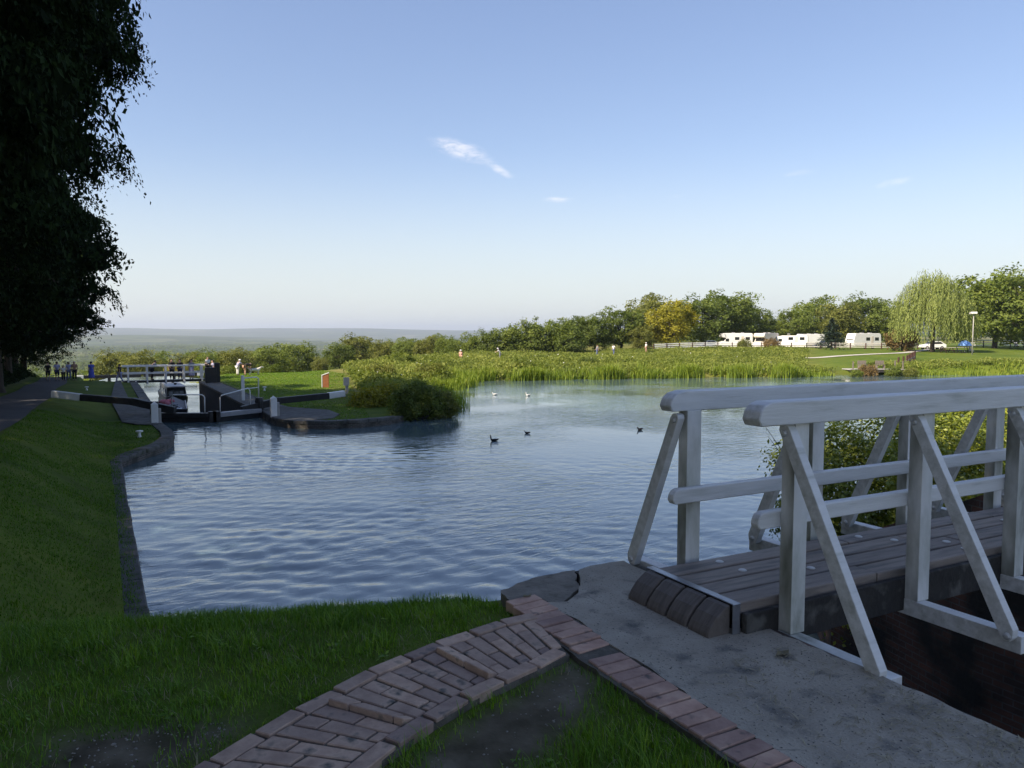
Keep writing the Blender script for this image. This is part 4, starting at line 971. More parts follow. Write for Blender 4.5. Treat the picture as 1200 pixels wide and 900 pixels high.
for s in (-1, 1): MB().prism([(s * .06, .80), (s * .11, .70), (s * .05, .72)], .62, .66, 'y').build('ear', M['feather_brown'], dg)

def bird(x, y, rz, label, feather, belly, s=1.0, up=False, bill='bill'):
    e = empty('water_bird', (x, y, WATER), rz=rz, label=label, cat='bird', sc_=s)
    nk = .36 if up else .24
    b = skin_obj('body', [(0, 0, .06, .11, .095), (0, .13, .07, .095), (0, -.16, .09, .075), (0, -.29, .14, .02), (0, .20, .13, .05), (0, .215, nk - .04, .036), (0, .225, nk, .047), (0, .27, nk - .006, .03)],
                 [(0, 1), (0, 2), (2, 3), (1, 4), (4, 5), (5, 6), (6, 7)], M[feather], e)
    MB().add([(-.02, .28, nk - .015), (.02, .28, nk - .015), (.02, .28, nk + .012), (-.02, .28, nk + .012), (-.012, .36, nk - .018), (.012, .36, nk - .018), (.012, .36, nk - .006), (-.012, .36, nk - .006)],
             [(0, 1, 2, 3), (7, 6, 5, 4), (1, 0, 4, 5), (2, 1, 5, 6), (3, 2, 6, 7), (0, 3, 7, 4)]).build('bill', M[bill], e)
    for q in (-1, 1):
        skin_obj('wing', [(q * .09, .08, .10, .05, .03), (q * .095, -.08, .11, .055, .03), (q * .05, -.27, .14, .015)], [(0, 1), (1, 2)], M[belly], e)
for px, py, D_z, lab, f_, w_, s_, up_, rz_ in (
    (15.2, 30.27, 0, 'dark water bird with raised neck swimming in mid channel', 'feather_dark', 'feather_dark', .72, True, R(70)),
    (26.62, 52.87, 0, 'white gull afloat near the reeds, left one of two', 'feather_white', 'feather_white', .8, False, R(80)),
    (28.49, 50.96, 0, 'white headed dark bird afloat near the reeds, right of the gull', 'feather_white', 'feather_dark', .75, True, R(80)),
    (23.32, 30.37, 0, 'brown duck swimming alone left of the bridge rail', 'feather_brown', 'feather_dark', .68, False, R(95)),
    (17.77, 31.86, 0, 'tiny dark duckling in mid channel right of the dark bird', 'feather_dark', 'feather_brown', .55, False, R(60))):
    bird(px, py, rz_, lab, f_, w_, s_, up_)

# ------------------------------------------------------------------ vegetation
def unit(v): return v / np.maximum(np.linalg.norm(v, axis=1, keepdims=True), 1e-9)
def leaf_mesh(name, C, N, S, T, asp=0.55, U=None, g=rng):
    """one small folded diamond per leaf"""
    n = len(C); N = unit(N)
    u = g.normal(size=(n, 3)) if U is None else U
    u = unit(u - N * (u * N).sum(1, keepdims=True)); v = np.cross(N, u)
    s = S[:, None]
    V = np.stack([C - u * s * .5, C + v * s * asp * .5 + N * s * .07, C + u * s * .5, C - v * s * asp * .5 + N * s * .07], 1).reshape(-1, 3)
    F = np.arange(n * 4).reshape(n, 4)
    return np_mesh(name, V, F, {'rnd': np.repeat(np.clip(T, 0, 1), 4)})

def crown_points(lobes, n_cl, clump, per, size, flat=.45, depth=(.55, 1.04), g=rng, droop=0.0, zmin=-9, up=.55, fill=0):
    lob = np.array(lobes, float); vol = lob[:, 3] * lob[:, 4] + lob[:, 4] * lob[:, 5]
    pick = g.choice(len(lob), n_cl, p=vol / vol.sum())
    d = unit(g.normal(size=(n_cl, 3)))
    rad = g.uniform(depth[0] ** 2, depth[1] ** 2, n_cl) ** .5
    cc = lob[pick, :3] + d * lob[pick, 3:6] * rad[:, None]
    keep = np.ones(n_cl, bool)
    for j in range(len(lob)):                 # drop clumps buried deep inside another lobe
        e = (((cc - lob[j, :3]) / lob[j, 3:6]) ** 2).sum(1) ** .5
        keep &= e > depth[0] * .9
    keep &= cc[:, 2] > zmin
    cc, d = cc[keep], d[keep]; m = len(cc)
    tone = np.clip(g.normal(.5, .17, m), .1, .95)
    cs = clump * g.uniform(.6, 1.25, m)
    # each clump is a tilted flattened spray
    nrm = unit(d * .6 + np.array([0, 0, up]) + g.normal(size=(m, 3)) * .35)
    o = np.clip(g.normal(size=(m, per, 3)) * .5, -.85, .85)
    along = (o * nrm[:, None, :]).sum(2, keepdims=True) * nrm[:, None, :]
    o = o - along * (1 - flat)
    C = (cc[:, None, :] + o * cs[:, None, None])
    C[:, :, 2] -= droop * (o[:, :, :2] ** 2).sum(2) * cs[:, None]
    Nn = nrm[:, None, :] * .8 + g.normal(size=(m, per, 3)) * .55 + d[:, None, :] * .25
    S = size * g.uniform(.6, 1.3, (m, per))
    Tn = tone[:, None] + g.normal(0, .16, (m, per))
    C, Nn, S, Tn = C.reshape(-1, 3), Nn.reshape(-1, 3), S.ravel(), Tn.ravel()
    if fill:                                  # broad inner leaf masses that close the middle of the crown
        p2 = g.choice(len(lob), fill, p=vol / vol.sum()); c2 = lob[p2, :3] + unit(g.normal(size=(fill, 3))) * lob[p2, 3:6] * (g.uniform(0, .72, fill) ** .5)[:, None]
        C = np.concatenate([C, c2]); Nn = np.concatenate([Nn, g.normal(size=(fill, 3))]); S = np.concatenate([S, g.uniform(.4, .8, fill)]); Tn = np.concatenate([Tn, g.uniform(0, .5, fill)])
    return C, Nn, S, Tn

def trunk_mb(h, r, limbs, g, lean=.3):
    mb = MB(); a = g.uniform(0, 6.28)
    pts = [(lean * (t ** 2) * math.cos(a), lean * (t ** 2) * math.sin(a), h * t) for t in (-.06, 0, .04, .2, .45, .7, 1)]
    mb.tube(pts, [r * 1.6, r * 1.45, r * 1.1, r * .92, r * .7, r * .45, r * .15], 9)
    for e in limbs:
        t = g.uniform(.25, .62); b = Vector((lean * t * t * math.cos(a), lean * t * t * math.sin(a), h * t)); e = Vector(e)
        m_ = b.lerp(e, .5) + Vector((0, 0, .08 * (e - b).length))
        mb.tube([b, m_, e], [r * .42, r * .25, r * .06], 6)
    return mb

def proto_tree(name, lobes, mat, n_cl, clump, per, size, trunk_h, trunk_r, seed, **k):
    g = np.random.default_rng(seed)
    e = empty(name)
    C, N, S, T_ = crown_points(lobes, n_cl, clump, per, size, g=g, **k)
    link('crown', leaf_mesh('crown', C, N, S, T_, g=g), mat, e)
    trunk_mb(trunk_h, trunk_r, [l[:3] for l in lobes], g).build('trunk', M['bark'], e, smooth=True)
    return e

protos = []
def place(proto, x, y, s, label, cat='tree', group=None, rz=None, mat=None, sz=None, dz=0.0):
    o = copy_tree(proto); o.location = (x, y, hz(x, y) + dz); o.rotation_euler = (0, 0, rnd.uniform(0, 6.28) if rz is None else rz)
    o.scale = (s, s, s * (sz or 1)); tag(o, label, cat, group)
    if mat:
        for c in o.children:
            if c.name.startswith('crown') or c.name.startswith('foliage'):
                c.material_slots[0].link = 'OBJECT'; c.material_slots[0].material = M[mat]
    if proto not in protos: protos.append(proto)
    return o

# the tall row along the towpath (seen from its shaded side)
def row_lobes(g, R_=5.6, H=14.5):
    L_ = [(0, 0, H * .58, R_ * .78, R_ * .78, H * .40)]
    for i in range(11):
        a = i * 2.4 + g.uniform(-.3, .3); t = g.uniform(.28, .90); rr = R_ * (min(.62 + .80 * t, 1.85 - 1.1 * t)) * .62
        L_.append((rr * math.cos(a), rr * math.sin(a), H * t, R_ * .46, R_ * .46, R_ * .36))
    for i in range(16):
        a = i * 2.39996 + g.uniform(-.4, .4); t = g.uniform(.24, .92); rr = R_ * (min(.62 + .80 * t, 1.85 - 1.1 * t)) * 1.03 * g.uniform(.85, 1.1)
        L_.append((rr * math.cos(a), rr * math.sin(a), H * t - .3, R_ * .24, R_ * .24, R_ * .09))
    return L_
big = []
for i in range(3):
    g = np.random.default_rng(40 + i)
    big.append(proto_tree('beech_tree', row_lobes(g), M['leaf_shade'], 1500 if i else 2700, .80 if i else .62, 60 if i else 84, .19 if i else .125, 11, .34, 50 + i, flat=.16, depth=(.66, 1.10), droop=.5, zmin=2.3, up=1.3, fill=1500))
ROW = [(-9.6, -3.6, .98), (-9.2, .8, .97), (-9.4, 4.9, .96), (-7.0, 13.8, 1.0), (-6.3, 20.5, 1.12), (-6.2, 28, 1.16), (-6.3, 36, 1.14), (-6.2, 44, 1.12), (-6.3, 52, 1.08), (-6.3, 61, 1.02), (-7.4, 70, .92), (-7.4, 80, .9), (-7.8, 91, .9), (-8, 103, .95)]
RL = ['dark beech behind the viewer shading the foreground', 'dark towering beech nearest the left edge of the photo', 'dark beech whose branches stick out highest against the sky', 'dark beech in mid row with feathery side branches', 'dark beech overhanging the towpath before the walkers', 'dark beech beside the towpath walkers', 'last dark beech of the row by the far bridge, branches hanging low']
for i, (x, y, s) in enumerate(ROW):
    lab = ['dark shaded beech of the row left of the towpath, crown merging with its neighbours', RL[2], RL[3], RL[4], RL[5], RL[6]][{4: 1, 6: 2, 8: 3, 11: 4, 13: 5}.get(i, 0)]
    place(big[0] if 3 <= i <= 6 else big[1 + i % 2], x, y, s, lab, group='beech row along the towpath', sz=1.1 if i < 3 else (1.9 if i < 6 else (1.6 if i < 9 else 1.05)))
for i, y in enumerate(range(9, 112, 9)):  # extra rank added to keep the sun off the left bank
    place(big[1 + i % 2], -16.5 + (i * 37 % 5) * .5, y + (i * 53 % 7) * .4, .86, 'dark tree added behind the towpath beeches to shade the left bank', group='trees added behind the beech row for shade', sz=1.1)
# undergrowth under that row
n = 26000
yy = rng.uniform(4, 118, n); xx = -6.6 - np.abs(rng.normal(0, 1.5, n)); hh = (0.5 + 1.5 * smooth(-6.4, -8.5, xx)) * rng.uniform(.05, 1, n) * (1 + .5 * np.sin(yy * .9) * np.sin(yy * .37 + 1))
C = np.stack([xx, yy, height(xx, yy) + hh], 1)
me = leaf_mesh('undergrowth', C, rng.normal(size=(n, 3)) + np.array([.6, 0, .6]), rng.uniform(.16, .34, n), rng.uniform(0, 1, n))
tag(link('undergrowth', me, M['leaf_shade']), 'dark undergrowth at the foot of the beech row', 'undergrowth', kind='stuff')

# field and hedge trees, about 10 m tall before scaling
def round_lobes(g, n=9, R_=4.4, H=10, base=.26):
    L_ = [(0, 0, H * .55, R_ * .8, R_ * .8, H * .33)]
    for i in range(n):
        a = i * 2.39996 + g.uniform(-.4, .4); t = base + (1 - base) * (i + .5) / n * .92; w = math.sin(math.pi * min(1, (t - base * .6) / (1.12 - base * .6))) ** .7
        L_.append((R_ * .62 * w * math.cos(a), R_ * .62 * w * math.sin(a), H * t * .93, R_ * g.uniform(.34, .52), R_ * g.uniform(.34, .52), R_ * g.uniform(.30, .42)))
    return L_
broad = [proto_tree('broadleaf_tree', round_lobes(np.random.default_rng(70 + i), n=10 + i), M['leaf_dark'], 330, 1.0, 34, .40, 7, .24, 80 + i, flat=.5, depth=(.62, 1.06)) for i in range(4)]
hedge_p = [proto_tree('hedge_tree', [(0, 0, 1.6, 2.0, 1.8, 1.7)] + [(math.cos(a) * 1.2, math.sin(a) * 1.0, 2.0 + .9 * math.sin(a * 3 + i), 1.1, 1.1, 1.6) for a in np.arange(0, 6.2, .9)], M['leaf_dark'], 210, .62, 30, .27, 2.6, .10, 90 + i, flat=.7, depth=(.6, 1.1)) for i in range(3)]
bush_p = [proto_tree('shrub', [(0, 0, .8, 1.1, 1.1, .8)] + [(math.cos(a) * .7, math.sin(a) * .7, .8 + .25 * math.sin(a * 2 + i), .6, .6, .6) for a in np.arange(0, 6.2, 1.2)], M['leaf_mid'], 150, .34, 26, .16, .9, .05, 95 + i, flat=.7, depth=(.55, 1.1)) for i in range(2)]
G1 = 'trees beyond the pond'
FT = [  # bearing, distance, height, kind, colour, label
    (81.02, 126.81, 8.2, 0, 'leaf_dark', 'dark green tree at the left end of the wood, just right of the hedge'),
    (84.7, 124.85, 8.6, 1, 'leaf_dark', 'dark green tree left of centre in the wood, lower than its right neighbour'),
    (90.45, 124.06, 9.8, 2, 'leaf_dark', 'dense dark tree close left of the yellow tree'),
    (105.57, 134.14, 13.0, 3, 'leaf_olive', 'olive topped tree rising behind the yellow tree'),
    (98.95, 119.54, 11.0, 0, 'leaf_yellow', 'yellow green tree in the middle of the wood'),
    (91.55, 118.94, 5.6, 3, 'leaf_olive', 'low olive tree under the yellow tree, by the fence end'),
    (111.34, 124.28, 12.6, 1, 'leaf_dark', 'large round dark tree right of the yellow tree'),
    (120.41, 126.25, 14.0, 2, 'leaf_dark', 'tallest rounded dark tree behind the leftmost motorhome'),
    (130.63, 129.88, 11.6, 0, 'leaf_dark', 'dark tree at the right end of the big wood, behind the second caravan'),
    (142.98, 134.64, 7.5, 1, 'leaf_mid', 'small pale tree in the gap between the two woods'),
    (143.66, 127.48, 10.5, 2, 'leaf_mid', 'mid green tree at the left of the second wood'),
    (155.93, 132.28, 13.6, 3, 'leaf_mid', 'tall mid green tree in the second wood behind the vans'),
    (149.1, 120.05, 11.4, 0, 'leaf_olive', 'olive brown tree in the middle of the second wood'),
    (162.87, 124.06, 14.2, 1, 'leaf_dark', 'round dark tree above the right hand motorhome'),
    (162.2, 117.62, 11.5, 2, 'leaf_mid', 'mid green tree touching the left side of the willow'),
    (167.87, 103.28, 13.5, 3, 'leaf_mid', 'green tree behind the willow right of its crown'),
    (153.56, 88.23, 17.5, 1, 'leaf_mid', 'tall leafy tree right of the willow behind the lamp'),
    (148.82, 79.43, 17.0, 2, 'leaf_mid', 'tall tree cut by the right edge of the photo'),
    (172.97, 94.91, 12.0, 0, 'leaf_dark', 'dark tree low behind the white fence at the right edge'),
    (6.41, 166.48, 8.4, 3, 'leaf_olive', 'solitary bright olive tree above the far bridge'),
    (12.44, 163.27, 5.2, 0, 'leaf_yellow', 'small yellow bush tree right of the solitary olive tree'),
    (23.04, 219.93, 12, 1, 'leaf_dark', 'dark tree in the vale between two pale willows'),
    (24.13, 185.37, 9.2, 2, 'leaf_mid', 'greyish round tree in the vale above the paddle gear'),
    (32.4, 192.3, 9.0, 3, 'leaf_olive', 'pale olive tree left of the big hedge dome'),
    (38.5, 194.72, 9.0, 0, 'leaf_mid', 'mid green tree at the left flank of the dark dome'),
    (40.36, 182.4, 9.6, 1, 'leaf_mid', 'large dome shaped tree above the island lawn'),
    (44.76, 163.07, 7.4, 2, 'leaf_dark', 'round dark tree standing right of the dome'),
    (37.31, 150.05, 4.0, 3, 'leaf_olive', 'low olive tree in front of the dome'),
    (58.63, 184.01, 7.8, 0, 'leaf_mid', 'distant tree right of the round dark tree, top level with the vale'),
    (66.82, 190.99, 8.6, 1, 'leaf_mid', 'distant green tree in the long tree line, taller than its neighbours'),
    (68.32, 178.86, 7.6, 2, 'leaf_dark', 'distant dark tree in the long tree line left of the hedge'),
    (73.36, 176.18, 8.2, 3, 'leaf_mid', 'distant tree in the tree line left of the pink figure'),
    (-0.37, 294.67, 9.0, 0, 'leaf_mid', 'distant grey green tree glimpsed under the hanging beech branches'),
    (18.15, 296.14, 8.0, 1, 'leaf_mid', 'distant tree in the vale behind the olive tree'),
    (43.55, 293.96, 8.0, 2, 'leaf_dark', 'distant dark tree in the vale left of the dome'),
    (76.15, 253.98, 9.0, 3, 'leaf_dark', 'distant tree showing between dome and tree line'),
]
for (x, y, h_, k, mt, lab) in FT:
    place(broad[k], x, y, h_ / 10.6 * 1.14, lab, group=G1, mat=mt, sz=.82, dz=-.3)
MT = [(2.52, 213.85, 10.5, 1, 'leaf_olive', 'pale tree in the vale just right of the hanging beech branches'), (6.44, 257.07, 8.5, 2, 'leaf_mid', 'tree in the vale behind the left half of the olive tree'),
      (11.71, 203.3, 9.2, 3, 'leaf_mid', 'rounded tree in the vale over the left end of the far bridge'), (16.77, 183.62, 8.2, 0, 'leaf_olive', 'pale rounded tree in the vale over the right end of the far bridge'),
      (18.62, 159.98, 7.0, 1, 'leaf_mid', 'low green tree behind the paddle gear'), (22.59, 157.87, 7.2, 2, 'leaf_olive', 'low pale tree behind the couple with the dog'),
      (30.85, 164.81, 7.6, 3, 'leaf_mid', 'low green tree left of the foot of the dome'), (52.37, 176.02, 9.0, 1, 'leaf_olive', 'olive tree filling the gap right of the round dark tree'),
      (54.79, 163.4, 6.4, 2, 'leaf_olive', 'olive tree low in the long tree line'), (57.23, 156.45, 6.2, 3, 'leaf_mid', 'bright green tree low in the long tree line'),
      (59.73, 149.45, 6.0, 0, 'leaf_olive', 'olive tree low in the tree line just left of the hedge'), (61.36, 142.92, 5.2, 1, 'leaf_mid', 'green tree at the junction of tree line and hedge'),
      (18.85, 250.47, 9.0, 2, 'leaf_dark', 'dark distant tree behind the two people in black'), (45.54, 270.25, 10.0, 3, 'leaf_dark', 'dark distant tree peeping over the pale olive tree')]
for (x, y, h_, k, mt, lab) in MT:
    place(broad[k], x, y, h_ / 10.6 * 1.25, lab, group=G1, mat=mt, sz=.84, dz=-.3)
# the hedge that climbs to the wood
hl = [(535, 3.2), (552, 3.7), (570, 4.0), (588, 4.5), (604, 4.9), (622, 5.3), (638, 5.5), (655, 5.0), (668, 4.9)]
hpos = [(57.61, 130.19), (59.56, 128.03), (61.61, 125.8), (64.54, 125.38), (67.22, 125.08), (69.73, 123.75), (72.47, 123.43), (75.37, 123.01), (75.07, 118.65)]
hlab = ['lowest hedge bush at the left end of the hedge above the meadow', 'second lowest hedge bush, above the pink figure', 'hedge bush just left of the white topped person', 'hedge bush directly behind the white topped person', 'spiky hedge bush right of the white topped person', 'dark hedge bush in the middle of the rise', 'tallest hedge bush before the wood begins', 'hedge bush in the dip before the wood', 'last hedge bush touching the wood']
for i, ((px, h_), (x, y)) in enumerate(zip(hl, hpos)):
    place(hedge_p[i % 3], x, y, h_ / 3.6, hlab[i], cat='hedge', group='hedge along the meadow', mat=['leaf_dark', 'leaf_mid'][i % 2], dz=-.2)
    
# weeping willow
g = np.random.default_rng(123); ww = empty('willow_tree', (120.92, 79.54, 0), label='pale weeping willow with hanging curtains of leaves by the path', cat='tree')
ww.location.z = hz(ww.location.x, ww.location.y)
Cs, Us, Ss, Ts, Ns = [], [], [], [], []
for i in range(1000):
    a = g.uniform(0, 6.28); rr = 6.5 * math.sqrt(g.uniform(.02, 1)); zt = 12.6 - 5.2 * (rr / 6.2) ** 2 + g.normal(0, .6) + .9 * math.sin(a * 3 + 1) * (rr / 6)
    x0, y0 = rr * math.cos(a), rr * math.sin(a) * .9
    ln = min(g.uniform(2.5, 7.5), zt - g.uniform(1.0, 2.4)); k = int(ln / .20); t = np.linspace(0, 1, k)
    out = .55 * np.sin(t * 1.5) * (rr / 6)
    P_ = np.stack([x0 * (1 + out * .22) + g.normal(0, .09, k), y0 * (1 + out * .22) + g.normal(0, .09, k), zt - ln * t], 1)
    Cs.append(P_); tone = g.normal(.5, .18); Ts.append(tone + g.normal(0, .13, k)); Ss.append(g.uniform(.32, .52, k))
    u = np.tile([0, 0, -1.0], (k, 1)) + g.normal(0, .32, (k, 3)); Us.append(u); Ns.append(np.tile([math.cos(a), math.sin(a), .25], (k, 1)) + g.normal(0, .5, (k, 3)))
Cs, Us, Ss, Ts, Ns = [np.concatenate(q) for q in (Cs, Us, Ss, Ts, Ns)]
link('crown', leaf_mesh('crown', Cs, Ns, Ss, Ts, asp=.30, U=Us, g=g), M['leaf_willow'], ww)
trunk_mb(9.5, .34, [(3, 1, 9), (-3, -1, 9.4), (1, -3, 10), (-1.5, 2.5, 10.4), (3.5, -2, 8.2), (-3.6, 1.6, 8.4)], g).build('trunk', M['bark'], ww, smooth=True)

# dark spruce in front of the vans
sp = empty('spruce_tree', (113.75, 93.55, 0), label='small dark blue green spruce standing before the white vans', cat='tree'); sp.location.z = hz(sp.location.x, sp.location.y)
Cs, Ns, Us, Ss = [], [], [], []
for i in range(150):
    t = g.uniform(0, 1) ** .8; a = g.uniform(0, 6.28); z0 = .5 + 5.0 * t; ln = (1 - t) * 2.9 + .25; k = int(ln * 11) + 4; q = np.linspace(.08, 1, k)
    P_ = np.stack([math.cos(a) * ln * q, math.sin(a) * ln * q, z0 - .30 * ln * q + .22 * ln * q * q], 1) + g.normal(0, .10, (k, 3))
    Cs.append(P_); Us.append(np.tile([math.cos(a), math.sin(a), -.1], (k, 1)) + g.normal(0, .4, (k, 3))); Ns.append(np.tile([0, 0, 1.], (k, 1)) + g.normal(0, .5, (k, 3))); Ss.append(g.uniform(.25, .5, k))
Cs, Ns, Us, Ss = [np.concatenate(q) for q in (Cs, Ns, Us, Ss)]
link('crown', leaf_mesh('crown', Cs, Ns, Ss, g.uniform(0, 1, len(Cs)), asp=.4, U=Us, g=g), M['leaf_spruce'], sp)
MB().tube([(0, 0, -.2), (0, 0, 2.5), (0, 0, 5.6)], [.16, .11, .02], 8).build('trunk', M['bark'], sp)
SH = [(119.19, 83.86, 3.6, 'leaf_rust', 'thin rust tinged shrub right of the right hand motorhome'), (75.64, 57.18, 1.3, 'leaf_rust', 'rusty orange shrub growing in front of the fishing platform'),
      (72.73, 56.47, .9, 'leaf_mid', 'low green shrub at the left foot of the fishing platform'), (77.26, 55.19, 1.2, 'leaf_mid', 'thin green shrub by the right end of the fishing platform'), (78.0, 53.66, 1.1, 'leaf_olive', 'low olive shrub right of the fishing platform'),
      (103.08, 103.75, 1.8, 'leaf_olive', 'small olive bush in front of the leftmost motorhome'), (105.81, 100.04, 2.0, 'leaf_rust', 'brownish bush in front of the second motorhome')]
for i, (x, y, h_, mt, lab) in enumerate(SH):
    o = place(bush_p[i % 2], x, y, h_ / 1.7, lab, cat='shrub', mat=mt, dz=-.05, sz=1.05)
    o.location.z = max(o.location.z, WATER - .12)

MS = [(40.26, 73.73, 1.9, 'leaf_mid', 'rounded green shrub in the rough growth behind the reeds, nearest the gulls'), (27.09, 67.14, 1.9, 'leaf_olive', 'olive shrub in the rough growth behind the island bush'),
      (32.48, 90.32, 2.2, 'leaf_mid', 'green shrub far back in the rough growth above the island bush'), (51.31, 76.91, 1.7, 'leaf_dark', 'dark low shrub in the rough growth left of the wood'),
      (22.22, 67.47, 2.0, 'leaf_olive', 'olive shrub at the lawn edge of the rough growth'), (18.32, 97.85, 1.7, 'leaf_dark', 'dark shrub at the back edge of the island lawn'), (13.66, 100.33, 1.8, 'leaf_mid', 'green shrub behind the couple with the dog')]
for i, (x, y, h_, mt, lab) in enumerate(MS):
    place(bush_p[i % 2], x, y, h_ / 1.7, lab, cat='shrub', mat=mt, dz=-.05, sz=.9)
# bushes on the island point
def big_bush(name, label, lobes, mat, n_cl, clump, per, size, seed, cat='bush', flat=.7, depth=(.55, 1.08), stems=5, up=.55):
    g = np.random.default_rng(seed); c = np.array([l[:3] for l in lobes]).mean(0); e = empty(name, (c[0], c[1], min(l[2] - l[5] for l in lobes)), label=label, cat=cat)
    C, N, S, T_ = crown_points(lobes, n_cl, clump, per, size, flat=flat, depth=depth, g=g, up=up)
    link('foliage', leaf_mesh('foliage', C - np.array(e.location), N, S, T_, g=g), M[mat], e)
    mb = MB()
    for l in lobes[:stems]:
        b = Vector((c[0] + (l[0] - c[0]) * .5, c[1] + (l[1] - c[1]) * .5, e.location.z)) - e.location; t = Vector(l[:3]) - e.location
        mb.tube([b, b.lerp(t, .55) + Vector((.1, .05, 0)), t], [.05, .035, .012], 6)
    mb.build('stem', M['bark'], e)
    return e
big_bush('bush', 'dense dark green bush on the island point beside the quay', [(14.7, 40.2, -2.1, .9, .9, .8), (15.3, 40.3, -1.9, .9, 1.0, .9), (15.9, 40.0, -2.1, .8, .9, .8), (15.0, 39.7, -2.4, .9, .7, .6), (15.9, 39.5, -2.5, .8, .6, .6), (14.4, 39.9, -2.7, .7, .6, .5)], 'leaf_dark', 420, .30, 34, .13, 201)
big_bush('bush', 'paler olive bush at the water end of the island point', [(16.6, 40.5, -2.1, .8, .9, .8), (17.1, 40.4, -2.3, .7, .7, .65), (16.8, 39.9, -2.6, .7, .6, .5), (17.4, 40.1, -2.7, .5, .5, .4)], 'leaf_olive', 230, .30, 30, .12, 202)
big_bush('bush', 'tall olive scrub behind the dark island bush', [(14.2, 45.4, -2.5, 1.2, 1.3, .7), (15.7, 46.0, -2.4, 1.2, 1.3, .8), (17.0, 46.4, -2.6, 1.0, 1.1, .6)], 'leaf_yellow', 260, .5, 30, .18, 203)
# hedge beside the far end of the footbridge
hl_ = [(9.9, 8.0, -.85, .9, 1.1, 1.15), (10.9, 8.0, -.75, 1.1, 1.3, 1.2), (12.2, 7.8, -.7, 1.2, 1.4, 1.2), (13.6, 7.9, -.7, 1.3, 1.4, 1.2), (15.0, 7.8, -.75, 1.3, 1.4, 1.2), (16.5, 7.8, -.75, 1.3, 1.4, 1.2),
       (9.7, 7.2, -1.9, .8, .9, .9), (10.6, 7.1, -1.9, 1.0, .9, 1.0), (11.8, 6.9, -1.7, 1.2, 1.0, 1.1), (13.2, 6.9, -1.6, 1.3, 1.0, 1.1), (14.8, 6.9, -1.6, 1.3, 1.0, 1.1), (9.9, 6.2, -1.0, .7, .8, .7), (11.2, 5.9, -.9, .9, .8, .8), (12.6, 5.8, -.9, 1.0, .8, .8), (14, 5.8, -.9, 1.0, .8, .8)]
big_bush('hedge', 'leafy hedge beyond the footbridge, bright on top and dark below', hl_, 'leaf_ivy', 3400, .27, 46, .072, 204, cat='hedge', depth=(.40, 1.06), stems=15, up=.8)
g = np.random.default_rng(9)
spg = empty('sprig', (9.25, 7.6, -1.2), label='thin leafy sprig leaning out from the hedge over the water', cat='sprig')
mb = MB(); Cs = []
for k in range(6):
    e_ = Vector((-.25 - .22 * g.uniform(0, 1) - .07 * k, .1 + .1 * k, .75 + .16 * k)); b = Vector((0, 0, 0)); m_ = b.lerp(e_, .5) + Vector((.03, 0, .09)); mb.tube([b, m_, e_], [.012, .008, .003], 5)
    for t in np.linspace(.45, 1.02, 8): Cs.append(np.array(m_.lerp(e_, (t - .45) / .57)) + g.normal(0, .045, 3))
mb.build('stem', M['bark'], spg)
Cs = np.array(Cs); link('foliage', leaf_mesh('foliage', Cs, g.normal(size=Cs.shape) + np.array([0, -.4, .8]), g.uniform(.07, .12, len(Cs)), g.uniform(0, .8, len(Cs)), g=g), M['leaf_dark'], spg)

# blades: reeds, meadow, turf
def blade_mesh(name, B, H_, W_, bend, tone, az=None, g=rng, seg=3):
    """curved tapering blades rooted at B"""
    n = len(B); az = g.uniform(0, 6.283, n) if az is None else az
    dx, dy = np.cos(az), np.sin(az); sx, sy = -dy, dx
    ring = []
    for i in range(seg + 1):
        t = i / seg; w = W_ * (1 - t ** 1.6) * .5 + W_ * .02
        lx = bend * H_ * t * t; z = H_ * t * np.sqrt(np.clip(1 - (bend * t * .62) ** 2, .15, 1))
        cx_, cy_, cz_ = B[:, 0] + dx * lx, B[:, 1] + dy * lx, B[:, 2] + z
        ring.append(np.stack([cx_ - sx * w, cy_ - sy * w, cz_], 1)); ring.append(np.stack([cx_ + sx * w, cy_ + sy * w, cz_], 1))
    V = np.stack(ring, 1); m = 2 * (seg + 1)
    base = np.arange(n)[:, None] * m
    F = np.concatenate([np.stack([base[:, 0] + 2 * i, base[:, 0] + 2 * i + 1, base[:, 0] + 2 * i + 3, base[:, 0] + 2 * i + 2], 1) for i in range(seg)])
    return np_mesh(name, V.reshape(-1, 3), F, {'rnd': np.repeat(np.clip(tone, 0, 1), m)})

def in_poly(poly, x, y): return poly_sd([(p[0], p[1], 'w') for p in poly], x, y)[0] < 0
def lf(x, y, seed, s): return lowfreq(x, y, seed, s)

# reeds on the far shore
shore = [p for p in POND if p[2] == 'n'][2:15]
sp_ = np.array([(p[0], p[1]) for p in shore]); dl = np.r_[0, np.cumsum(np.hypot(*np.diff(sp_, axis=0).T))]
n = 60000
t = rng.uniform(0, dl[-1], n); bx = np.interp(t, dl, sp_[:, 0]) + rng.normal(0, .7, n); by = np.interp(t, dl, sp_[:, 1]) + np.abs(rng.normal(0, 1.0, n)) * 1.1 - .35
clump = lf(bx, by, 41, 3.2); keep = (rng.uniform(0, 1, n) < .40 + .9 * clump) & ((bx < 68) | (rng.uniform(0, 1, n) < .5)) & ~((bx > 72) & (bx < 82))
bx, by, clump = bx[keep], by[keep], clump[keep]; n = len(bx)
B = np.stack([bx, by, np.maximum(height(bx, by), WATER - .05)], 1)
H_ = (1.0 + .55 * np.clip(clump, -1, 1)) * rng.uniform(.6, 1.25, n) * np.where(bx > 68, .5, np.where(bx < 27, .62, 1))
me = blade_mesh('reeds', B, H_, rng.uniform(.05, .10, n), rng.uniform(.05, .55, n), rng.normal(.45, .2, n) + .15 * clump)
tag(link('reeds', me, M['reed']), 'bright green reeds along the far shore of the pond', 'reeds', kind='stuff')
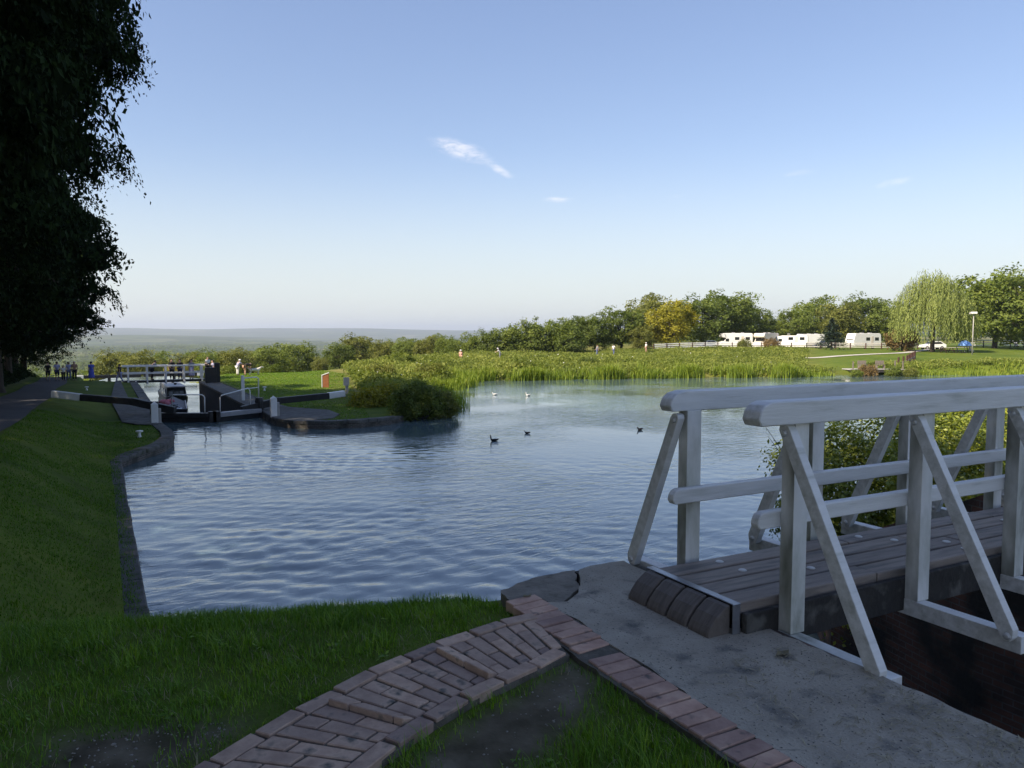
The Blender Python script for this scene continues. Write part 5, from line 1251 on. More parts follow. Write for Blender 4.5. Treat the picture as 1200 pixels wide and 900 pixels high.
# rough meadow behind
n = 90000
bx = rng.uniform(14.5, 125, n); by = rng.uniform(42, 150, n); q = by - .9 * np.maximum(bx - 20, 0)
d_, _ = poly_sd(POND, bx, by); d2, _ = poly_sd(LOCK, bx, by)
lawn0 = 0
lawn = (14 + (by - 48) * .25 - bx > -1.2) | ((bx < 15.5) & (by < 48)) | ((bx > 74) & (bx > 1.17 * by - 2) & ~((bx > 81) & (d_ < 7)))
keep = (d_ > 1.2) & (d2 > 2) & (q < 100) & ~lawn & (np.hypot(bx, by) < 149) & (rng.uniform(0, 1, n) < 60 / np.hypot(bx, by) + .15)
bx, by = bx[keep], by[keep]; n = len(bx); cl = lf(bx, by, 55, 7); cl2 = lf(bx, by, 56, 2.5)
rep = 13
hgt = (0.60 + .42 * cl + .36 * cl2) * (1 - .45 * smooth(60, 74, bx)); hgt = np.clip(hgt, .16, 1.3)
hh_ = np.repeat(hgt, rep); m_ = n * rep
Bx = np.repeat(bx, rep) + rng.normal(0, .34, m_); By = np.repeat(by, rep) + rng.normal(0, .34, m_)
C = np.stack([Bx, By, height(Bx, By) + hh_ * rng.uniform(.25, 1.12, m_)], 1)
tone = np.repeat(.42 + .34 * cl2 + .22 * lf(bx, by, 58, 12) + rng.normal(0, .14, n), rep) + rng.normal(0, .13, m_)
U = rng.normal(0, .6, (m_, 3)) + np.array([0, 0, .7])
me = leaf_mesh('meadow_plants', C, rng.normal(0, .7, (m_, 3)) + np.array([0, -.3, .5]), rng.uniform(.16, .42, m_) , tone, asp=.42, U=U)
tag(link('meadow_plants', me, M['meadow_leaf']), 'tall yellow green rough growth behind the reeds', 'meadow', kind='stuff')
k = rng.choice(n, 110, replace=False)
C = np.stack([bx[k], by[k], height(bx[k], by[k]) + hgt[k] * 1.12], 1)
me = leaf_mesh('wild_flowers', C, rng.normal(0, .3, (110, 3)) + np.array([-.3, -.5, .8]), rng.uniform(.08, .18, 110), rng.uniform(0, 1, 110), asp=.9)
tag(link('wild_flowers', me, M['cloth_white']), 'white flower heads dotted through the rough growth', 'flowers', kind='stuff')

# foreground turf
PATHPOLY = [tuple(p) for p in outer[::4]] + [tuple(p) for p in inner[::-4]]
def turf(n, x0, x1, y0, y1, hfun, cond, w, seed, name, label, mat, lay=(.1, .8), cat='grass', seg=3, tone0=.5):
    g = np.random.default_rng(seed)
    bx, by = g.uniform(x0, x1, n), g.uniform(y0, y1, n)
    k = cond(bx, by, g); bx, by = bx[k], by[k]; n = len(bx)
    H_ = hfun(bx, by) * g.uniform(.4, 1.35, n)
    B = np.stack([bx, by, (land(bx, by) if name == 'bank_grass' else height(bx, by)) - .006], 1)
    tone = tone0 + .18 * lf(bx, by, seed + 1, .8) + .12 * lf(bx, by, seed + 2, .25) + g.normal(0, .17, n)
    az = g.uniform(0, 6.283, n) * .75 + lf(bx, by, seed + 4, .5) * 1.5
    me = blade_mesh(name, B, H_, g.uniform(w[0], w[1], n), g.uniform(lay[0], lay[1], n), tone, az=az, g=g, seg=seg)
    return tag(link(name, me, M[mat]), label, cat, kind='stuff')
def c_fore(x, y, g):
    d1, _ = poly_sd([(p[0], p[1], 'w') for p in PATHPOLY], x, y); dd1, _ = poly_sd([(p[0], p[1], 'w') for p in DIRT], x, y); dd2, _ = poly_sd([(p[0], p[1], 'w') for p in DIRT2], x, y); pd, _ = poly_sd(POND, x, y)
    k = (d1 > .015) & (pd > .12) & (x < np.where(y > 3.45, 2.23, 2.135)) & (y < 6.7 - .32 * x)
    k &= (dd1 > g.normal(.02, .05, len(x))) & (dd2 > g.normal(-.02, .07, len(x)))
    k &= ~((y > 4.22 + g.normal(0, .02, len(x))) & (x > 2.22))
    pat = lf(x, y, 15, .45)
    return k & (g.uniform(0, 1, len(x)) < .72 + .4 * pat)
def h_fore(x, y):
    crest = np.exp(-((y + .32 * x - 5.3) / .45) ** 2)
    d1, _ = poly_sd([(p[0], p[1], 'w') for p in PATHPOLY], x, y); near = smooth(0, .25, d1)
    tri = (x > .9) & (y < 3.3)
    return (.028 + .030 * crest + .018 * np.clip(lf(x, y, 16, .5), -1, 1) + .018 * tri) * (.5 + .5 * near) + .008
turf(170000, -1.5, 2.45, 1.5, 6.6, h_fore, c_fore, (.0030, .0058), 61, 'grass', 'short dark green grass of the foreground bank and verge', 'grass_blade')
def c_tuft(x, y, g):
    pat = lf(x, y, 95, .35) + .6 * lf(x, y, 96, .12)
    return c_fore(x, y, g) & (pat > .42)
turf(60000, -1.5, 2.45, 1.5, 6.0, lambda x, y: .055 + .05 * np.exp(-((y + .32 * x - 4.75) / .5) ** 2) + .03 * ((x > 1.0) & (y < 3.2)), c_tuft, (.004, .007), 62, 'grass_tufts', 'longer grass tufts on the foreground bank', 'grass_blade', lay=(.2, 1.0))
def c_bank(x, y, g):
    pd, _ = poly_sd(POND, x, y)
    return (pd > g.uniform(.02, .16, len(x))) & (y + .32 * x > 6.0) & ((x > -2.9) | (y < 7)) & (g.uniform(0, 1, len(x)) < (.6 + .5 * lf(x, y, 18, 1.6)) * np.clip(16 / y, 0.18, 1))
turf(190000, -3.4, 2.2, 5.6, 43, lambda x, y: .04 + .012 * lf(x, y, 19, 2) + .0009 * y, c_bank, (.009, .018), 63, 'bank_grass', 'mown grass of the left bank between towpath and water', 'lawn_blade', lay=(.3, .95), seg=2, tone0=.42)
def c_isl(x, y, g):
    pd, _ = poly_sd(POND, x, y); ld, _ = poly_sd(LOCK, x, y)
    return (pd > .6) & (ld > 2.0) & ((x > 9.8) | (y > 47)) & (14 + (y - 48) * .25 - x > -.5) & (x > 8.8) & ~in_poly([(8.2, 39.6), (9.0, 38.9), (10.4, 39.3), (11.2, 41.0), (11.3, 43.5), (9.6, 46.5), (9.2, 52)], x, y)
turf(60000, 8.6, 23, 38, 92, lambda x, y: .07 + 0 * x, c_isl, (.02, .04), 64, 'lawn_grass', 'mown grass on the lock island and its lawn', 'lawn_blade', lay=(.2, .9), seg=2, tone0=.62)

# broad leaved weeds and dead stalks in the foreground turf
g = np.random.default_rng(301); Cs, Us, Ss = [], [], []
for i in range(130):
    x, y = g.uniform(-1.3, 2.3), g.uniform(1.9, 5.6)
    if not c_fore(np.array([x]), np.array([y]), g)[0]: continue
    k = int(g.uniform(4, 9)); a = g.uniform(0, 6.28, k); r_w = g.uniform(.015, .04, k)
    Cs.append(np.stack([x + np.cos(a) * r_w, y + np.sin(a) * r_w, np.full(k, hz(x, y)) + g.uniform(.018, .05, k)], 1)); Us.append(np.stack([np.cos(a), np.sin(a), np.full(k, .3)], 1)); Ss.append(g.uniform(.018, .036, k))
Cs, Us, Ss = [np.concatenate(q) for q in (Cs, Us, Ss)]
me = leaf_mesh('weeds', Cs, np.tile([0, 0, 1.], (len(Cs), 1)) + g.normal(0, .3, Cs.shape), Ss, g.uniform(.2, .9, len(Cs)), asp=.55, U=Us, g=g)
tag(link('weeds', me, M['grass_blade']), 'small broad leaved weeds among the foreground grass', 'weeds', kind='stuff')
turf(9000, -1.5, 2.4, 1.5, 6.4, lambda x, y: .05 + 0 * x, c_fore, (.002, .004), 63001, 'dead_stalks', 'dry straw coloured stalks in the foreground grass', 'straw', lay=(.3, 1.3))
# pebbles, straw and a few dropped leaves
g = np.random.default_rng(31); mb = MB()
for i in range(520):
    x, y = (g.uniform(.85, 2.15), g.uniform(2.4, 3.35)) if i % 2 else (g.uniform(-.3, .5), g.uniform(3.2, 3.75))
    if not in_poly(DIRT if i % 2 else DIRT2, np.array([x]), np.array([y]))[0]: continue
    s = g.uniform(.002, .006) * (2 if g.uniform() < .06 else 1)
    mb.lathe([(s * .3, -s * .5), (s, 0), (s * .75, s * .5), (s * .15, s * .75)], (x, y, hz(x, y) + .001), 6, sx=g.uniform(.7, 1.3))
tag(mb.build('pebbles', M['pebble'], smooth=True), 'small pale pebbles in the bare earth by the brick path', 'pebbles', kind='stuff')
n = 3600; bx = g.uniform(2.5, 3.34, n); by = 1.4 + 1.5 * g.uniform(0, 1, n) ** 1.3
k = g.uniform(0, 1, n) < .15 + .9 * smooth(2.7, 3.3, bx) * smooth(2.6, 1.6, by) + .35 * (lf(bx, by, 8, .3) > .4); bx, by = bx[k], by[k]; n = len(bx)
me = leaf_mesh('straw', np.stack([bx, by, np.full(n, .005)], 1), g.normal(0, .12, (n, 3)) + np.array([0, 0, 1.]), g.uniform(.02, .09, n), g.uniform(0, 1, n), asp=.06, g=g)
mb = MB()
for i in range(420):
    x, y = g.uniform(2.4, 3.35), g.uniform(1.6, 4.4); s = g.uniform(.0015, .0045)
    mb.lathe([(s * .3, 0), (s, s * .5), (s * .2, s * 1.1)], (x, y, .001), 5)
tag(mb.build('grit', M['pebble'], smooth=True), 'fine grit lying on the concrete apron', 'grit', kind='stuff')
tag(link('straw', me, M['straw']), 'dry straw and twigs scattered on the concrete at the lock edge', 'straw', kind='stuff')
for (x, y, s, lab) in ((3.12, 2.82, .05, 'crumpled pale leaf lying on the concrete below the near brace'), (2.36, 4.23, .035, 'pale leaf lying on the stone edge above the red bricks'), (3.52, 3.75, .03, None)):
    if not lab: continue
    lf_ = MB(); lf_.add([(-s, 0, .004), (-.2 * s, -.55 * s, .012), (.5 * s, -.35 * s, .006), (s, .1 * s, .016), (.4 * s, .5 * s, .006), (-.3 * s, .45 * s, .014), (0, 0, .004)], [(0, 1, 6), (1, 2, 6), (2, 3, 6), (3, 4, 6), (4, 5, 6), (5, 0, 6)])
    o = lf_.build('fallen_leaf', M['straw']); o.location = (x, y, .004); tag(o, lab, 'leaf', 'fallen leaves')

# far-off woods and hedgerows of the vale
g = np.random.default_rng(77); P_ = []
for i in range(520):                      # hedgerows
    r0 = 330 * (12 ** g.uniform(0, 1)); a = R(g.uniform(-14, 34)); x0, y0 = r0 * math.sin(a), r0 * math.cos(a); d = g.uniform(0, 3.14); ln = g.uniform(60, 260) * (1 + r0 / 1500)
    k = int(ln / 9); t = np.linspace(-.5, .5, k) * ln; P_.append(np.stack([x0 + math.cos(d) * t + g.normal(0, 2, k), y0 + math.sin(d) * t + g.normal(0, 2, k)], 1))
for i in range(190):                       # copses
    r0 = 300 * (12 ** g.uniform(0, 1)); a = R(g.uniform(-14, 34)); k = int(g.uniform(8, 40)); s_ = 14 + r0 * .03
    P_.append(np.stack([r0 * math.sin(a) + g.normal(0, s_ * 1.6, k), r0 * math.cos(a) + g.normal(0, s_, k)], 1))
P_ = np.concatenate(P_); P_ = P_[(np.hypot(P_[:, 0], P_[:, 1]) > 270)]; n = len(P_); per = 22
zz = height(P_[:, 0], P_[:, 1]); sz = g.uniform(3, 6.5, n); off = g.normal(0, .42, (n, per, 3)) * sz[:, None, None]
C = np.stack([P_[:, 0], P_[:, 1], zz + sz * .62], 1)[:, None, :] + off * np.array([1, 1, .62])
tn = np.repeat(g.normal(.38, .3, n), per) + g.normal(0, .13, n * per)
me = leaf_mesh('far_woods', C.reshape(-1, 3), off.reshape(-1, 3) + g.normal(0, 1.2, (n * per, 3)) + np.array([0, 0, 1.5]), np.repeat(sz, per) * g.uniform(.25, .5, n * per), tn, asp=.8, g=g)
tag(link('far_woods', me, M['leaf_dark']), 'hedgerows and small woods scattered over the hazy vale', 'woods', kind='stuff')

# ------------------------------------------------------------------ motorhomes, car, fences and the field
def wheel(mb_parent, x, y, r=.34):
    w = MB().lathe([(r * .55, -.1), (r, -.1), (r, .1), (r * .55, .1)], n=18); w.v = [(x + p[2], y + p[0], r + p[1]) for p in w.v]
    t = w.build('tyre', M['rubber'], mb_parent); c = MB().lathe([(r * .56, -.11), (r * .56, .11)], n=14); c.v = [(x + p[2], y + p[0], r + p[1]) for p in c.v]
    c.build('rim', M['grey_trim'], t)
def motorhome(x, y, rz, label, L=6.6, H=2.95, mat='caravan_white', luton=True, caravan=False, s=1.0, win=True):
    """front faces +Y (local)"""
    e = empty('caravan' if caravan else 'motorhome', (x, y, hz(x, y)), rz=rz, label=label, cat='caravan' if caravan else 'motorhome', sc_=s)
    h = L / 2; W_ = 1.12
    if caravan: pr = [(-h, .5), (h - .15, .5), (h, .9), (h, 1.6), (h - .35, H - .1), (h - .6, H), (-h + .4, H), (-h + .08, H - .25), (-h, 1.4)]
    elif luton: pr = [(-h, .45), (h - .1, .45), (h, .75), (h - .05, 1.1), (h - .75, 1.3), (h - 1.25, 1.95), (h - .35, 2.15), (h - .25, 2.4), (h - .55, H - .08), (h - 1.0, H), (-h + .2, H), (-h, H - .2)]
    else: pr = [(-h, .45), (h - .1, .45), (h, .8), (h - .2, 1.3), (h - .75, 2.25), (h - 1.3, H - .35), (h - 1.8, H - .25), (-h + .2, H - .25), (-h, H - .45)]
    MB().prism(pr, -W_, W_, 'x').build('body', M[mat], e, bevel=.06)
    for sx in (-1, 1):
        x0 = sx * W_
        if win:
            for (y0, y1, z0, z1) in ((-h + .6, -h + 1.5, 1.55, 2.15), (-.55, .35, 1.55, 2.15)):
                MB().box(x0 - .02, x0 + .02, y0, y1, z0, z1).build('window', M['glass'], e, bevel=.01)
            MB().box(x0 - .022, x0 + .022, -h + 1.8, -h + 2.4, .55, 2.35).build('door', M['caravan_cream_reflect'], e, bevel=.01)
        if not caravan: MB().box(x0 - .021, x0 + .021, h - 1.75, h - 1.05, 1.25, 1.8).build('cab_window', M['glass'], e, bevel=.02)
        MB().box(x0 - .015, x0 + .015, -h + .05, h - .3, .62, .80).build('side_stripe', M['grey_trim'], e)
        wheel(e, x0 * .86, -h * .42)
        if not caravan: wheel(e, x0 * .86, h - .95)
    MB().box(-.75, .75, -h - .025, -h + .02, 1.5, 2.2).build('rear_window', M['glass'], e, bevel=.01)
    if caravan: MB().box(-.85, .85, h - .14, h - .02, 1.25, 1.85).build('front_window', M['glass'], e, bevel=.01)
    elif luton: MB().bar((0, h - .73, 1.33), (0, h - 1.2, 1.93), 1.85, .06, up=(0, 1, 1)).build('windscreen', M['glass'], e)
    else: MB().bar((0, h - .23, 1.37), (0, h - .74, 2.2), 1.85, .06, up=(0, 1, 1)).build('windscreen', M['glass'], e)
    MB().box(-.95, .95, h - .08, h + .07, .42, .66).build('bumper', M['grey_trim'], e, bevel=.02)
    for (yy) in (-h * .45, .4): MB().box(-.28, .28, yy - .28, yy + .28, H - .04, H + .13).build('roof_vent', M['grey_trim'], e, bevel=.03)
    return e
V0 = R(62)   # the field lies off to the right: bearing of the parked row
motorhome(114.63, 117.99, R(62), 'leftmost motorhome, white with dark side windows and roof boxes')
motorhome(117.93, 112.84, R(110), 'white motorhome second from the left behind brownish bushes, brown reflections put into its colour', L=7.2, mat='caravan_cream_reflect')
motorhome(123.13, 111.21, R(38), 'white low van with a sloping windscreen between motorhomes', luton=False, H=2.7)
motorhome(129.9, 112.14, R(70), 'plain white caravan left of the dark spruce', caravan=True, L=5.6, H=2.75, win=False)
motorhome(127.41, 97.61, R(80), 'white touring caravan with two dark windows right of the spruce', caravan=True, L=6.4, H=2.9)
def car(x, y, rz, label, mat):
    e = empty('parked_car', (x, y, hz(x, y)), rz=rz, label=label, cat='car')
    pr = [(-2.1, .35), (2.1, .35), (2.15, .65), (1.95, .82), (1.0, .95), (.35, 1.42), (-1.1, 1.46), (-1.75, 1.05), (-2.1, .95)]
    MB().prism(pr, -.86, .86, 'x').build('body', M[mat], e, bevel=.05)
    for s in (-1, 1):
        MB().prism([(.85, .97), (.32, 1.36), (-1.05, 1.39), (-1.5, 1.02)], s * .865 - .012, s * .865 + .012, 'x').build('window', M['glass'], e)
        for yy in (-1.3, 1.3): wheel(e, s * .80, yy, .31)
        MB().box(s * .6 - .2, s * .6 + .2, 2.05, 2.16, .62, .76).build('headlight', M['steel'], e, bevel=.02)
    MB().bar((0, .93, 1.0), (0, .40, 1.39), 1.5, .03, up=(0, 1, 1)).build('windscreen', M['glass'], e)
    return e
car(106.9, 117.58, R(75), 'white car parked left of the motorhomes behind the fence', 'caravan_white')
car(133.3, 87.68, R(60), 'pale car half hidden behind the willow curtain', 'caravan_white')
car(124.28, 103.8, R(70), 'dark car in the gap between caravan and spruce', 'cloth_navy')

def fence(pts, label, mat_p, mat_r, h=1.15, gap=2.6, rails=3):
    P = np.array(pts, float); d = np.r_[0, np.cumsum(np.hypot(*np.diff(P, axis=0).T))]; n = int(d[-1] / gap)
    q = [(np.interp(t, d, P[:, 0]), np.interp(t, d, P[:, 1])) for t in np.linspace(0, d[-1], n + 1)]
    o = Vector((q[0][0], q[0][1], hz(*q[0]))); e = empty('fence', o, label=label, cat='fence')
    W3 = [Vector((a, b, hz(a, b))) - o for a, b in q]
    for p in W3: MB().box(p.x - .08, p.x + .08, p.y - .08, p.y + .08, p.z - .3, p.z + h).build('post', M[mat_p], e)
    for r in range(rails):
        mb = MB()
        for a, b in zip(W3[:-1], W3[1:]):
            zz = h * (.34 + .30 * r); mb.bar(a + Vector((0, 0, zz)), b + Vector((0, 0, zz)), .05, .17)
        mb.build('rail', M[mat_r], e)
    return e
fence([(92.32, 116.27), (98.52, 115.24), (106.03, 113.51), (113.8, 108.24), (118.77, 103.34)], 'pale three rail fence in front of the motorhomes', 'dark_brown', 'white_plain')
fence([(118.77, 103.34), (122.39, 95.75), (126.85, 91.11), (132.84, 90.19)], 'pale rail fence from the spruce to the willow', 'dark_brown', 'grey_wood')
fence([(157.26, 95.33), (161.76, 92.94), (169.51, 88.82)], 'pale rail fence under the tall trees at the right edge', 'dark_timber', 'white_plain', h=1.5)
fence([(84.08, 59.49), (86.74, 60.34), (95.12, 64.95)], 'short dark fence leading to the fishing platform', 'dark_brown', 'grey_wood', h=1.1, gap=1.6, rails=1)

# gravel path on the far side
gp_ = catmull([(90.71, 85.41), (88.87, 77.33), (94.88, 76.4), (103.39, 76.4), (112.57, 78.32), (128.56, 85.67), (144.74, 92.93), (159.88, 96.2)], 10)
V, F = [], []
for i, p in enumerate(gp_):
    d = gp_[min(i + 1, len(gp_) - 1)] - gp_[max(i - 1, 0)]; d /= np.linalg.norm(d); nn = np.array([-d[1], d[0]])
    for k in range(5):
        q = p + nn * (k - 2) * .36; V.append((q[0], q[1], hz(q[0], q[1]) + .06))
for i in range(len(gp_) - 1):
    for k in range(4): F.append((i * 5 + k, i * 5 + k + 1, (i + 1) * 5 + k + 1, (i + 1) * 5 + k))
tag(link('gravel_path', np_mesh('gravel_path', np.array(V), np.array(F), smooth=True), M['gravel']), 'pale gravel path winding past the willow', 'path', kind='structure')

# fishing platform
fpx, fpy = 78.19, 58.66
fp = empty('fishing_platform', (fpx, fpy, -2.45), rz=R(-28), label='low timber fishing platform at the far water edge', cat='platform')
MB().box(-2.9, 3.4, -1.0, 1.3, -.10, 0.0).build('deck', M['grey_wood'], fp, bevel=.01)
MB().box(-2.9, 3.4, -1.04, -1.0, -.34, -.02).build('fascia', M['dark_timber'], fp)
for (xx, yy) in ((-2.7, -.85), (0, -.85), (2.9, -.85), (-2.7, 1.1), (0, 1.1), (2.9, 1.1)): MB().box(xx - .08, xx + .08, yy - .08, yy + .08, -2.0, -.10).build('leg', M['dark_timber'], fp)
for (xx, hh) in ((-2.5, .9), (-1.7, .55), (2.3, 1.0), (3.2, .95)): MB().box(xx - .06, xx + .06, -.8, -.68, 0, hh).build('rail_post', M['wood_post'], fp)
for xx, lab in ((-.95, 'grey wooden seat on the fishing platform, left one'), (1.1, 'grey wooden seat on the fishing platform, right one')):
    w = fp.matrix_basis @ Vector((xx, .3, 0.0))
    w = Vector((fpx + math.cos(R(-28)) * xx - math.sin(R(-28)) * .3, fpy + math.sin(R(-28)) * xx + math.cos(R(-28)) * .3, -2.449))
    b = empty('bench', w, rz=R(-28), label=lab, cat='seat')
    MB().box(-.5, .5, -.2, .22, .42, .48).build('seat', M['wood_post'], b); MB().box(-.5, .5, .18, .24, .52, .95).build('backrest', M['wood_post'], b)
    for q in (-.42, .42): MB().box(q - .05, q + .05, -.18, .2, 0, .42).build('leg', M['wood_post'], b)

# picnic spot under the willow
tx, ty = 120.26, 76.5
pt = empty('picnic_table', (tx, ty, hz(tx, ty)), rz=R(-20), label='dark red brown picnic table on the grass right of the willow trunk', cat='table')
MB().box(-.95, .95, -.4, .4, .70, .76).build('table_top', M['dark_brown'], pt)
for s in (-1, 1):
    MB().box(-.95, .95, s * .78 - .14, s * .78 + .14, .42, .47).build('seat', M['dark_brown'], pt)
    MB().bar((s * .7, -.75, 0), (s * .7, -.25, .70), .09, .09).build('leg', M['dark_brown'], pt); MB().bar((s * .7, .75, 0), (s * .7, .25, .70), .09, .09).build('leg', M['dark_brown'], pt)
    MB().box(s * .7 - .045, s * .7 + .045, -.8, .8, .36, .43).build('cross_beam', M['dark_brown'], pt)
tx, ty = 122.69, 75.2
um = empty('parasol', (tx, ty, hz(tx, ty)), label='bright blue low parasol beside the picnic table', cat='parasol')
MB().lathe([(1.02, 1.15), (.98, 1.28), (.78, 1.62), (.45, 1.86), (.04, 1.98)], n=10).build('canopy', M['blue_cloth'], um)
MB().tube([(0, 0, 0), (0, 0, 2.06)], .03, 8).build('pole', M['grey_wood'], um); MB().lathe([(.3, 0), (.3, .08), (.05, .12)], n=12).build('base', M['black_paint'], um)
tx, ty = 121.37, 75.23
ch = empty('folding_chair', (tx, ty, hz(tx, ty)), rz=R(40), label='dark blue folding chair under the blue parasol', cat='chair')
MB().box(-.3, .3, -.28, .28, .40, .45).build('seat', M['cloth_navy'], ch); MB().bar((0, .28, .45), (0, .42, 1.0), .58, .04, up=(0, 1, 0)).build('backrest', M['cloth_navy'], ch)
for sx in (-.28, .28):
    for sy in (-.26, .26): MB().box(sx - .025, sx + .025, sy - .025, sy + .025, 0, .40).build('leg', M['black_paint'], ch)
ch2 = copy_tree(ch); tx, ty = 123.92, 75.12; ch2.location = (tx, ty, hz(tx, ty)); ch2['label'] = 'dark blue folding chair carrying the person in white'
person(tx, ty, ch2.rotation_euler[2] + R(180), 'person in white sitting at the right of the blue parasol', 'sit', 'cloth_white', 'cloth_white')

# floodlight pole
tx, ty = 116.8, 70.41
lp = empty('lamp_post', (tx, ty, hz(tx, ty)), rz=R(-35), label='thin grey pole with a white lamp head before the right hand trees', cat='lamp post')
MB().tube([(0, 0, 0), (0, 0, 6.2)], [.09, .055], 10).build('pole', M['grey_wood'], lp, smooth=True)
hd = MB().box(-.40, .40, -.35, .25, 6.15, 6.48).build('lamp_head', M['white_plain'], lp, bevel=.06)
MB().box(-.62, -.42, -.2, .1, 6.12, 6.4).build('lamp_arm', M['grey_wood'], hd, bevel=.03); MB().box(-.33, .33, -.30, .20, 6.13, 6.148).build('lens', M['glass'], hd)

for p_ in protos:                       # the originals the trees were copied from
    for c_ in list(p_.children): bpy.data.objects.remove(c_)
    bpy.data.objects.remove(p_)

# ------------------------------------------------------------------ air over the vale
def haze():
    m, nt, N = nodes('haze'); out = N('ShaderNodeOutputMaterial'); v = N('ShaderNodeVolumePrincipled')
    v.inputs['Color'].default_value = (0.74, 0.84, 1.0, 1); v.inputs['Density'].default_value = 0.00012; v.inputs['Anisotropy'].default_value = 0.2
    nt.links.new(v.outputs[0], out.inputs['Volume'])
    o = MB().box(-15500, 15500, -15500, 15500, -75, 150).build('haze', m)
    tag(o, 'thin bluish haze over the vale', 'haze', kind='stuff')
haze()

# ------------------------------------------------------------------ light, sky, camera
SUN_AZ, SUN_EL = R(-97), R(40)          # measured from +Y, towards -X
SUN_ROT = R(-97)
w = bpy.data.worlds.new('World'); sc.world = w; w.use_nodes = True
nt = w.node_tree; nt.nodes.clear(); N = lambda t, **k: _n(nt, t, k); L = nt.links.new
out = N('ShaderNodeOutputWorld'); bg = N('ShaderNodeBackground'); bg.inputs['Strength'].default_value = 0.15; L(bg.outputs[0], out.inputs[0])
sky = N('ShaderNodeTexSky', sky_type='NISHITA'); sky.sun_disc = False; sky.sun_elevation = SUN_EL; sky.sun_rotation = SUN_ROT
sky.altitude = 100; sky.air_density = 1.0; sky.dust_density = 0.5; sky.ozone_density = 3.6
# a few thin clouds, fixed in direction: centre (bearing, elevation), size, strength
co = N('ShaderNodeTexCoord').outputs['Generated']
sx = N('ShaderNodeSeparateXYZ'); L(co, sx.inputs[0])
az = N('ShaderNodeMath', operation='ARCTAN2'); L(sx.outputs[0], az.inputs[0]); L(sx.outputs[1], az.inputs[1])
el = N('ShaderNodeMath', operation='ARCSINE'); L(sx.outputs[2], el.inputs[0])
def math_(op, a, b):
    n_ = N('ShaderNodeMath', operation=op)
    for i, q in enumerate((a, b)):
        if q is None: continue
        if isinstance(q, (int, float)): n_.inputs[i].default_value = q
        else: L(q, n_.inputs[i])
    return n_.outputs[0]
cv = N('ShaderNodeCombineXYZ'); L(math_('MULTIPLY', az.outputs[0], 30), cv.inputs[0]); L(math_('MULTIPLY', el.outputs[0], 75), cv.inputs[1])
nz = N('ShaderNodeTexNoise'); nz.inputs['Scale'].default_value = 1.9; nz.inputs['Detail'].default_value = 7; nz.inputs['Roughness'].default_value = .62; nz.inputs['Distortion'].default_value = .5; L(cv.outputs[0], nz.inputs['Vector'])
acc = None
for (a_, e_, wa, we, tilt, st) in [(0.4233, 0.2286, 0.037, 0.0117, -0.25, 1.25), (0.4756, 0.2034, 0.0164, 0.0064, -0.45, 0.9), (0.5467, 0.1688, 0.0219, 0.0043, 0.0, 0.95), (0.6248, 0.1717, 0.013, 0.0021, 0.0, 0.5), (0.8446, 0.19, 0.0307, 0.005, 0.05, 0.6), (0.9419, 0.1712, 0.0276, 0.0048, 0.15, 0.8), (0.694, 0.1687, 0.015, 0.0042, 0, 0.5), (0.3467, 0.1211, 0.0196, 0.0054, 0, 0.45), (0.9367, 0.196, 0.0158, 0.0029, 0.2, 0.4)]:
    da = math_('SUBTRACT', az.outputs[0], a_); de = math_('SUBTRACT', math_('SUBTRACT', el.outputs[0], e_), math_('MULTIPLY', da, tilt))
    q = math_('ADD', math_('POWER', math_('ABSOLUTE', math_('DIVIDE', da, wa), None), 2), math_('POWER', math_('ABSOLUTE', math_('DIVIDE', de, we), None), 2))
    ge = math_('MULTIPLY', math_('EXPONENT', math_('MULTIPLY', q, -1), None), st)
    acc = ge if acc is None else math_('ADD', acc, ge)
mask = N('ShaderNodeMapRange', interpolation_type='SMOOTHSTEP'); mask.inputs[1].default_value = .22; mask.inputs[2].default_value = 1.3
L(math_('MULTIPLY', acc, math_('ADD', math_('MULTIPLY', nz.outputs['Fac'], 2.2), -.25)), mask.inputs[0])
mx = N('ShaderNodeMix', data_type='RGBA'); L(math_('MULTIPLY', mask.outputs[0], .40), mx.inputs[0]); gm = N('ShaderNodeGamma'); gm.inputs['Gamma'].default_value = .72; L(sky.outputs[0], gm.inputs['Color']); L(gm.outputs[0], mx.inputs[6]); mx.inputs[7].default_value = (4.6, 4.6, 4.8, 1)
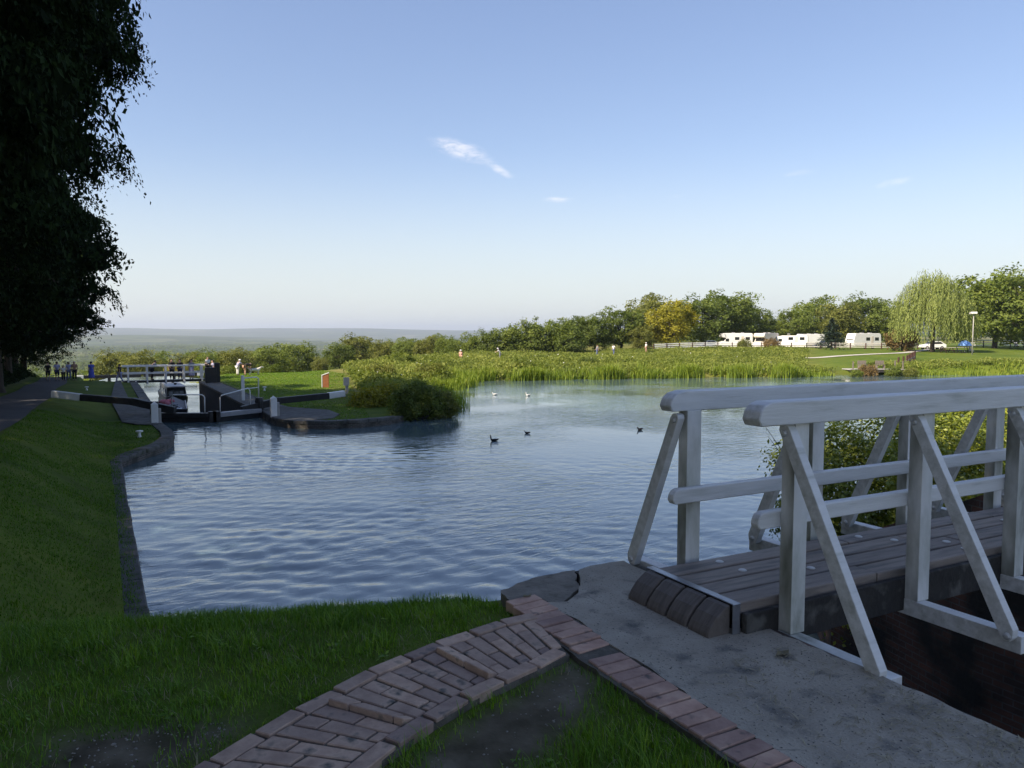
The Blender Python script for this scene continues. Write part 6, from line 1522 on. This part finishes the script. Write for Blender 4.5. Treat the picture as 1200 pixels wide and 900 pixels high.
hs = N('ShaderNodeHueSaturation'); hs.inputs['Hue'].default_value = 0.514; hs.inputs['Saturation'].default_value = 1.22; hs.inputs['Value'].default_value = 1.22; L(mx.outputs[2], hs.inputs['Color']); 
hzf = N('ShaderNodeMapRange', interpolation_type='SMOOTHSTEP'); hzf.inputs[1].default_value = .24; hzf.inputs[2].default_value = -.02; hzf.inputs[4].default_value = .8; L(el.outputs[0], hzf.inputs[0])
hm = N('ShaderNodeMix', data_type='RGBA'); L(hzf.outputs[0], hm.inputs[0]); L(hs.outputs[0], hm.inputs[6]); hm.inputs[7].default_value = (2.70, 3.16, 3.70, 1); L(hm.outputs[2], bg.inputs['Color'])

sun = bpy.data.lights.new('sun', 'SUN'); sun.energy = 5.0; sun.angle = R(.53); sun.color = (1.0, 0.93, 0.80)
so = bpy.data.objects.new('sun', sun); COL.objects.link(so)
dirv = Vector((math.sin(SUN_AZ) * math.cos(SUN_EL), math.cos(SUN_AZ) * math.cos(SUN_EL), math.sin(SUN_EL)))
so.rotation_euler = (-dirv).to_track_quat('-Z', 'Y').to_euler(); so.location = dirv * 60

cam = bpy.data.cameras.new('camera'); cam.lens = 27.0; cam.sensor_width = 36.0; cam.clip_start = 0.05; cam.clip_end = 60000
cob = bpy.data.objects.new('camera', cam); COL.objects.link(cob)
cob.location = (0, 0, 1.7); cob.rotation_euler = (R(90 - 3.81), 0, R(-28)); sc.camera = cob

sc.render.engine = 'CYCLES'
cy_ = sc.cycles
cy_.use_denoising = True; cy_.use_adaptive_sampling = True; cy_.adaptive_threshold = 0.015
cy_.max_bounces = 6; cy_.diffuse_bounces = 3; cy_.glossy_bounces = 3; cy_.transmission_bounces = 2; cy_.transparent_max_bounces = 4; cy_.volume_bounces = 0
cy_.caustics_reflective = False; cy_.caustics_refractive = False; cy_.sample_clamp_indirect = 6
sc.view_settings.view_transform = 'Standard'; sc.view_settings.look = 'None'; sc.view_settings.exposure = 0.80; sc.view_settings.gamma = 1.0
sc.view_settings.use_white_balance = True; sc.view_settings.white_balance_temperature = 7500; sc.view_settings.white_balance_tint = 11
sc.render.resolution_x = 1024; sc.render.resolution_y = 768
